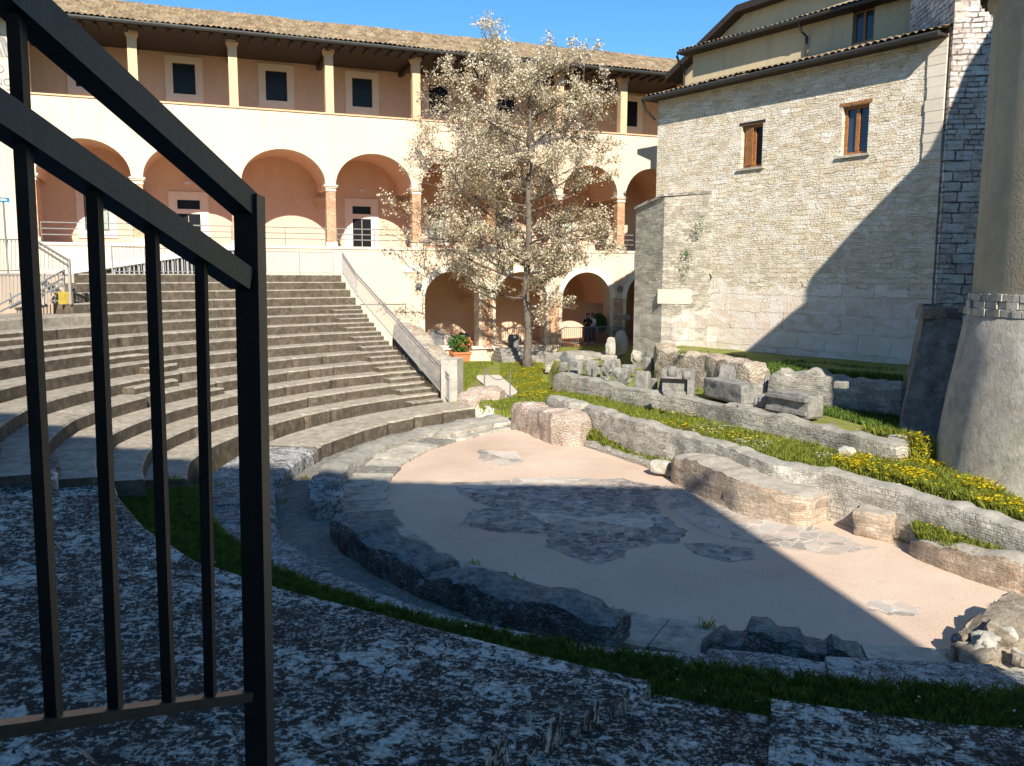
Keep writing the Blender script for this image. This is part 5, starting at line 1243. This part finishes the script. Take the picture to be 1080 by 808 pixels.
# ================================================================ foreground iron handrail
X5, D5 = -.302 * 1.35, 1.35
RP, RN = Vector((X5, D5, 0)), Vector((1, -.27, 0)).normalized()
def rp_(px, py, off=0): return onplane(px, py, RP + RN * off, RN)
hr = thing('iron_handrail', 'black square bar iron handrail sloping down in the near left foreground', 'handrail', (X5, D5, 3.4))
def lo(p): return Vector(p) - Vector((X5, D5, 3.4))
def ibar(name, a, b, w, h): MB().bar(lo(a), lo(b), w, h).build(name, M['iron'], hr)
bp = rp_(267, 808); ibar('post', (bp.x, bp.y, 3.38), rp_(263, 206), .036, .044)
tA, tB = rp_(-40, -52), rp_(261, 218); ibar('top_rail', tA + (tA - tB) * .6, tB, .036, .036)
mA, mB_ = rp_(0, 121), rp_(255, 294); ibar('middle_rail', mA + (mA - mB_) * .6, mB_, .034, .034)
lA, lB = rp_(0, 769), rp_(258, 734); ibar('bottom_rail', lA + (lA - lB) * .6, lB, .03, .014)
for (xt, yt), (xb, yb) in [((16, 0), (57, 757)), ((99, 200), (122, 748)), ((160, 242), (178, 741)), ((212, 275), (222, 734))]:
    a, b = rp_(xt, yt), rp_(xb, yb)
    if yt == 0: a = b + (a - b) * 1.04
    b2 = Vector((b.x, b.y, b.z)); top = a
    ibar('baluster', top, b2, .014, .014)
# ================================================================ tree
def build_tree():
    g_ = np.random.default_rng(23); rnd = random.Random(23)
    base = atz(556, 389, hz(*atz(556, 389, .7)[:2]))
    t_ = thing('blossoming_tree', 'tall slender tree in cream blossom growing on the lawn before the arcade', 'tree', base)
    twigs = []; pts = []; tips = []
    K = base.y / F                                        # metres per pixel at the tree
    H_ = (388 - 40) * K
    trunk = [(0, 0, -.15), (.0, 0, .6), (.05, 0, 2.0), (-.1, .1, 4.0), (.05, .0, 6.5), (0, -.1, 9.0), (.1, .1, 11.5), (.0, .0, 13.6), (.25, 0, 15.2)]
    mb = MB(); mb.tube(trunk, [.36, .22, .18, .17, .15, .13, .1, .07, .03], 12, cap=True); mb.build('trunk', M['bark'], t_, True); t_.scale = (1, 1, .97)
    LEFT = [(0, 3.2), (2.2, 5.5), (4.5, 6.6), (6, 6.6), (9, 6.0), (12, 5.6), (14.2, 4.4), (16, 3.4), (17.5, 2.8)]
    def tp(h):
        for a, b in zip(trunk, trunk[1:]):
            if h <= b[2]: f = (h - a[2]) / (b[2] - a[2]); return Vector(a).lerp(Vector(b), f)
        return Vector(trunk[-1])
    br = MB()
    def grow(p, d, L, r, lvl):
        n = 6; P = [p]; q = Vector(p); dd_ = Vector(d).normalized()
        for i in range(n):
            dd_ = (dd_ + Vector((rnd.gauss(0, .16), rnd.gauss(0, .16), rnd.gauss(.03, .12)))).normalized(); q = q + dd_ * (L / n); P.append(q.copy())
        R_ = [r * (1 - .8 * i / n) for i in range(n + 1)]
        if lvl <= 1: br.tube(P, R_, 6 if lvl == 0 else 4)
        else: br.tube(P, R_, 3, cap=False)
        if lvl >= 1:
            for i in range(1, n + 1):
                for _ in range(1): pts.append((P[i], dd_, lvl))
        if lvl >= 3 or L < .35:
            tips.append(P[-1]); return
        m = {0: 9, 1: 7, 2: 5}[lvl]
        for i in range(m):
            f = .22 + .78 * (i + rnd.random()) / m; k = min(int(f * n), n - 1); b = P[k].lerp(P[k + 1], f * n - k)
            ax = Vector((rnd.gauss(0, 1), rnd.gauss(0, 1), rnd.gauss(0, .7))).normalized()
            nd = (dd_ * .75 + ax * .85 + Vector((0, 0, .12))).normalized(); grow(b, nd, L * rnd.uniform(.32, .5) * (1.15 - .4 * f), r * .42, lvl + 1)
    nb = 44
    for i in range(nb):
        h = 3.2 + (i / nb) ** .9 * 11.6; p = tp(h); an = i * 2.399 + rnd.uniform(-.4, .4)
        cx_ = math.cos(an); wid = (lerp_tab([(3.2, 2.0), (4.5, 2.8), (6, 3.6), (8, 4.6), (11, 5.0), (13, 4.6), (15, 2.8)], h) * (1 + cx_) / 2 + lerp_tab([(3.2, 4.9), (4.5, 5.9), (6, 5.8), (9, 5.6), (12, 5.5), (14, 3.8), (15, 2.0)], h) * (1 - cx_) / 2) * rnd.uniform(.5, 1.12)
        up = lerp_tab([(3.2, .0), (6, .12), (10, .3), (13, .38), (16, .6)], h)
        grow(p, (math.cos(an), math.sin(an) * .8, up), wid, lerp_tab([(3, .075), (16, .035)], h), 0)
    for i in range(9):                                     # long whip shoots above the crown
        p = tp(12.8 + i * .2) + Vector((rnd.uniform(-3.0, 2.6), rnd.uniform(-1, 1), -.3)); e = p + Vector((rnd.uniform(-.6, .3), 0, rnd.uniform(1.6, 3.4)))
        br.tube([p, p.lerp(e, .5) + Vector((.08, 0, 0)), e], [.022, .016, .008], 3, cap=False); pts.extend([(p.lerp(e, f), Vector((0, 0, 1)), 3) for f in (.1, .25, .45, .7)])
    o = br.build('branch', M['twig'], t_)
    A = np.array([tuple(p) for p, d, l in pts if l >= 2]); B1 = np.array([tuple(p) for p, d, l in pts if l == 1])
    def scatter(n, sd, src):
        wgt = g_.random(len(src)) ** 2.5; i = g_.choice(len(src), n, p=wgt / wgt.sum()); return src[i] + g_.normal(size=(n, 3)) * sd
    clump = lambda P: P[(np.sin(P[:, 0] * 1.7 + 2 * np.sin(P[:, 2] * .9)) + np.sin(P[:, 2] * 1.6 + P[:, 1]) > -.75)]
    P = clump(np.vstack([scatter(60000, .1, A), scatter(3500, .08, B1)])); V, Fq = leaf_quads(P, .044, g_, .85); np_mesh('blossom', V, Fq, M['blossom'], t_)
    P = scatter(24000, .11, A); V, Fq = leaf_quads(P, .045, g_, .5); np_mesh('young_leaves', V, Fq, M['youngleaf'], t_)
    print('tree pts', len(A), 'branch faces', len(br.f))
build_tree()

# ================================================================ grass and flowers (countless)
G2 = np.random.default_rng(5)
def in_poly(P, poly):
    x, y = P[:, 0], P[:, 1]; ins = np.zeros(len(P), bool); n = len(poly)
    for i in range(n):
        x0, y0 = poly[i]; x1, y1 = poly[(i + 1) % n]
        c = ((y0 > y) != (y1 > y)) & (x < (x1 - x0) * (y - y0) / (y1 - y0 + 1e-12) + x0); ins ^= c
    return ins
def fill(poly, n):
    poly = [tuple(p[:2]) for p in poly]; a = np.array(poly); lo_, hi_ = a.min(0), a.max(0); P = np.zeros((0, 2))
    while len(P) < n:
        Q = lo_ + (hi_ - lo_) * G2.random((n, 2)); P = np.vstack([P, Q[in_poly(Q, poly)]])
    return P[:n]
def dens(P, s, thr):
    v = np.sin(P[:, 0] * s + 1.3 * np.sin(P[:, 1] * s * .7)) + np.sin(P[:, 1] * s * 1.1 + 1.7 * np.sin(P[:, 0] * s * .6)); return P[v > thr]
def blades(P, Z, h, w, mat, name, lean=.5):
    n = len(P); hh = h * (.45 + .9 * G2.random(n)); an = G2.random(n) * 6.283; ln = lean * hh * G2.random(n); a2 = G2.random(n) * 6.283
    dx, dy = np.cos(an) * w / 2, np.sin(an) * w / 2; lx, ly = np.cos(a2) * ln, np.sin(a2) * ln
    v0 = np.stack([P[:, 0] - dx, P[:, 1] - dy, Z - .02], 1); v1 = np.stack([P[:, 0] + dx, P[:, 1] + dy, Z - .02], 1)
    v2 = np.stack([P[:, 0] + dx * .6 + lx * .4, P[:, 1] + dy * .6 + ly * .4, Z + hh * .6], 1); v3 = np.stack([P[:, 0] + lx, P[:, 1] + ly, Z + hh], 1)
    V = np.stack([v0, v1, v2, v3], 1).reshape(-1, 3); o = np_mesh(name, V, np.arange(4 * n).reshape(-1, 4), mat); tag(o, kind='stuff'); return o
def petals(P, Z, h, r, mat, name):
    n = len(P); z = Z + h * (.5 + .8 * G2.random(n)); k = 5; a0 = G2.random(n) * 6.28; tx, ty = (G2.random(n) - .5) * .9, (G2.random(n) - .75) * .9
    rr = r * (.7 + .6 * G2.random(n)); V = []
    for i in range(k):
        a = a0 + 6.283 * i / k; dx, dy = np.cos(a) * rr, np.sin(a) * rr; V.append(np.stack([P[:, 0] + dx, P[:, 1] + dy, z + dx * tx + dy * ty], 1))
    V = np.stack(V, 1).reshape(-1, 3); o = np_mesh(name, V, np.arange(k * n).reshape(-1, k), mat); tag(o, kind='stuff'); return o
lawn = LO[1:13] + LBw[::-1] + [(1.3, 36.5), (1.6, 44.0), (-.6, 44.0), (-.5, 38.5), (.1, 34.5), (.4, 31.5)]
P = fill(lawn, 70000); Z = height(P[:, 0], P[:, 1]); blades(P, Z, .13, .035, M['grass'], 'grass')
P = fill([(-3.3, 44.5), (-.9, 44.3), (-1.6, 40), (-1.6, 37), (-2.0, 33), (-2.6, 32.6), (-3.3, 36)], 9000); blades(P, height(P[:, 0], P[:, 1]), .15, .05, M['grass'], 'grass')
P = dens(fill(LO[4:13] + LBw[::-1], 3600), 2.1, -.5); blades(P, height(P[:, 0], P[:, 1]), .2, .04, M['grass'], 'grass')
P = dens(fill(lawn, 5200), 1.7, .25); petals(P, height(P[:, 0], P[:, 1]), .17, .03, M['flower'], 'yellow_flowers')
P = dens(fill(LO[6:11] + LBw[2:7][::-1], 3500), 2.6, .5); petals(P, height(P[:, 0], P[:, 1]), .15, .025, M['daisy'], 'pale_flowers')
bank = xy([(868, 493), (900, 478), (945, 483), (1000, 498), (1080, 535), (1120, 560), (1082, 548), (1043, 537), (941, 510)], .9)
P = fill(bank, 9000); Z = height(P[:, 0], P[:, 1]); blades(P, Z, .19, .022, M['grass'], 'tall_grass', .8)
P = dens(fill(bank, 4600), 3.6, .1); petals(P, height(P[:, 0], P[:, 1]), .19, .026, M['flower'], 'yellow_flowers')
P = np.array(RC(7000)); blades(P[:, :2], P[:, 2], .16, .03, M['grass'], 'grass', .7); P = np.array(RC(160)); petals(P[:, :2], P[:, 2], .17, .028, M['flower'], 'yellow_flowers')
P = np.array(PK(9000)); blades(P[:, :2], P[:, 2], .15, .02, M['grass'], 'grass', .7); P = np.array(PK(120)); petals(P[:, :2], P[:, 2], .17, .024, M['flower'], 'yellow_flowers')
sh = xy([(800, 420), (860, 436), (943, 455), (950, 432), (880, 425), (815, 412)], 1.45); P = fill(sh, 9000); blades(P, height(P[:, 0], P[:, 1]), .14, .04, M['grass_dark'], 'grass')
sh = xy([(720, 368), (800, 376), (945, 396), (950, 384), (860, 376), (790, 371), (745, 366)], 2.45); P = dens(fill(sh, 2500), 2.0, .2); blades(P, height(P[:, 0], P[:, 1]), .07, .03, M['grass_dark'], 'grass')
A = 194 + 92 * G2.random(100000) ; Rr = np.array([lerp_tab(GR_IN, a) for a in A]) - .12 + (np.array([lerp_tab(NEAR_E, a) - lerp_tab(GR_IN, a) for a in A]) + .22) * G2.random(100000)
keep = (Rr > np.array([lerp_tab(GR_IN, a) for a in A]) + .07 * np.sin(A * 1.3) + .06 * np.sin(A * 4.7 + 1) + .05 * np.sin(A * 11.3) + .05 * np.sin(A * 23.9) - .02 - .15 * G2.random(len(A))); A, Rr = A[keep], Rr[keep]
P = np.stack([C0.x + Rr * np.cos(np.radians(A)), C0.y + Rr * np.sin(np.radians(A))], 1)
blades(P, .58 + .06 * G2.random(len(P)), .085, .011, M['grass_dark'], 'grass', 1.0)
i_ = G2.integers(0, len(P), 130); petals(P[i_], .62 + 0 * P[i_, 0], .12, .014, M['daisy'], 'pale_flowers')
# tufts along joints and wall tops
T = []
for px, py, z, n in [(742, 512, 0, 40), (778, 528, 0, 50), (800, 535, 0, 50), (842, 549, 0, 30), (885, 548, 0, 40), (955, 572, 0, 40), (560, 455, 0, 40), (545, 445, .1, 60), (500, 528, 0, 10), (230, 512, .4, 40), (180, 505, .7, 60), (1060, 640, .1, 30), (300, 530, .02, 30), (320, 505, .02, 40), (395, 512, .05, 20), (500, 596, .1, 30), (540, 612, .1, 30), (745, 660, .1, 40), (720, 372, 2.5, 90), (708, 366, 2.4, 80), (640, 395, 1.55, 60), (735, 412, 1.55, 30), (715, 497, .05, 50), (690, 392, 1.6, 40), (800, 425, 1.0, 30), (774, 452, .95, 40)]:
    q = atz(px, py, z); T += [(q.x + random.gauss(0, .09), q.y + random.gauss(0, .09), q.z) for _ in range(n)]
T = np.array(T); blades(T[:, :2], T[:, 2], .09, .016, M['grass'], 'wall_tufts', .8)
# small weeds rooted in the pier face
wd = []
for px, py, r in [(709, 221, 8), (741, 232, 20), (737, 242, 20), (725, 268, 26), (717, 282, 14), (725, 283, 12), (722, 295, 10), (708, 372, 20), (684, 372, 20)]:
    s, z = cs(px, py, .45); c = WP + WD * s + WN * .5; wd += [(c.x + random.gauss(0, .1), c.y + random.gauss(0, .1), z + random.gauss(0, .12)) for _ in range(r * 3)]
V, Fq = leaf_quads(np.array(wd), .03, G2); tag(np_mesh('wall_weeds', V, Fq, M['shrub']), kind='stuff')
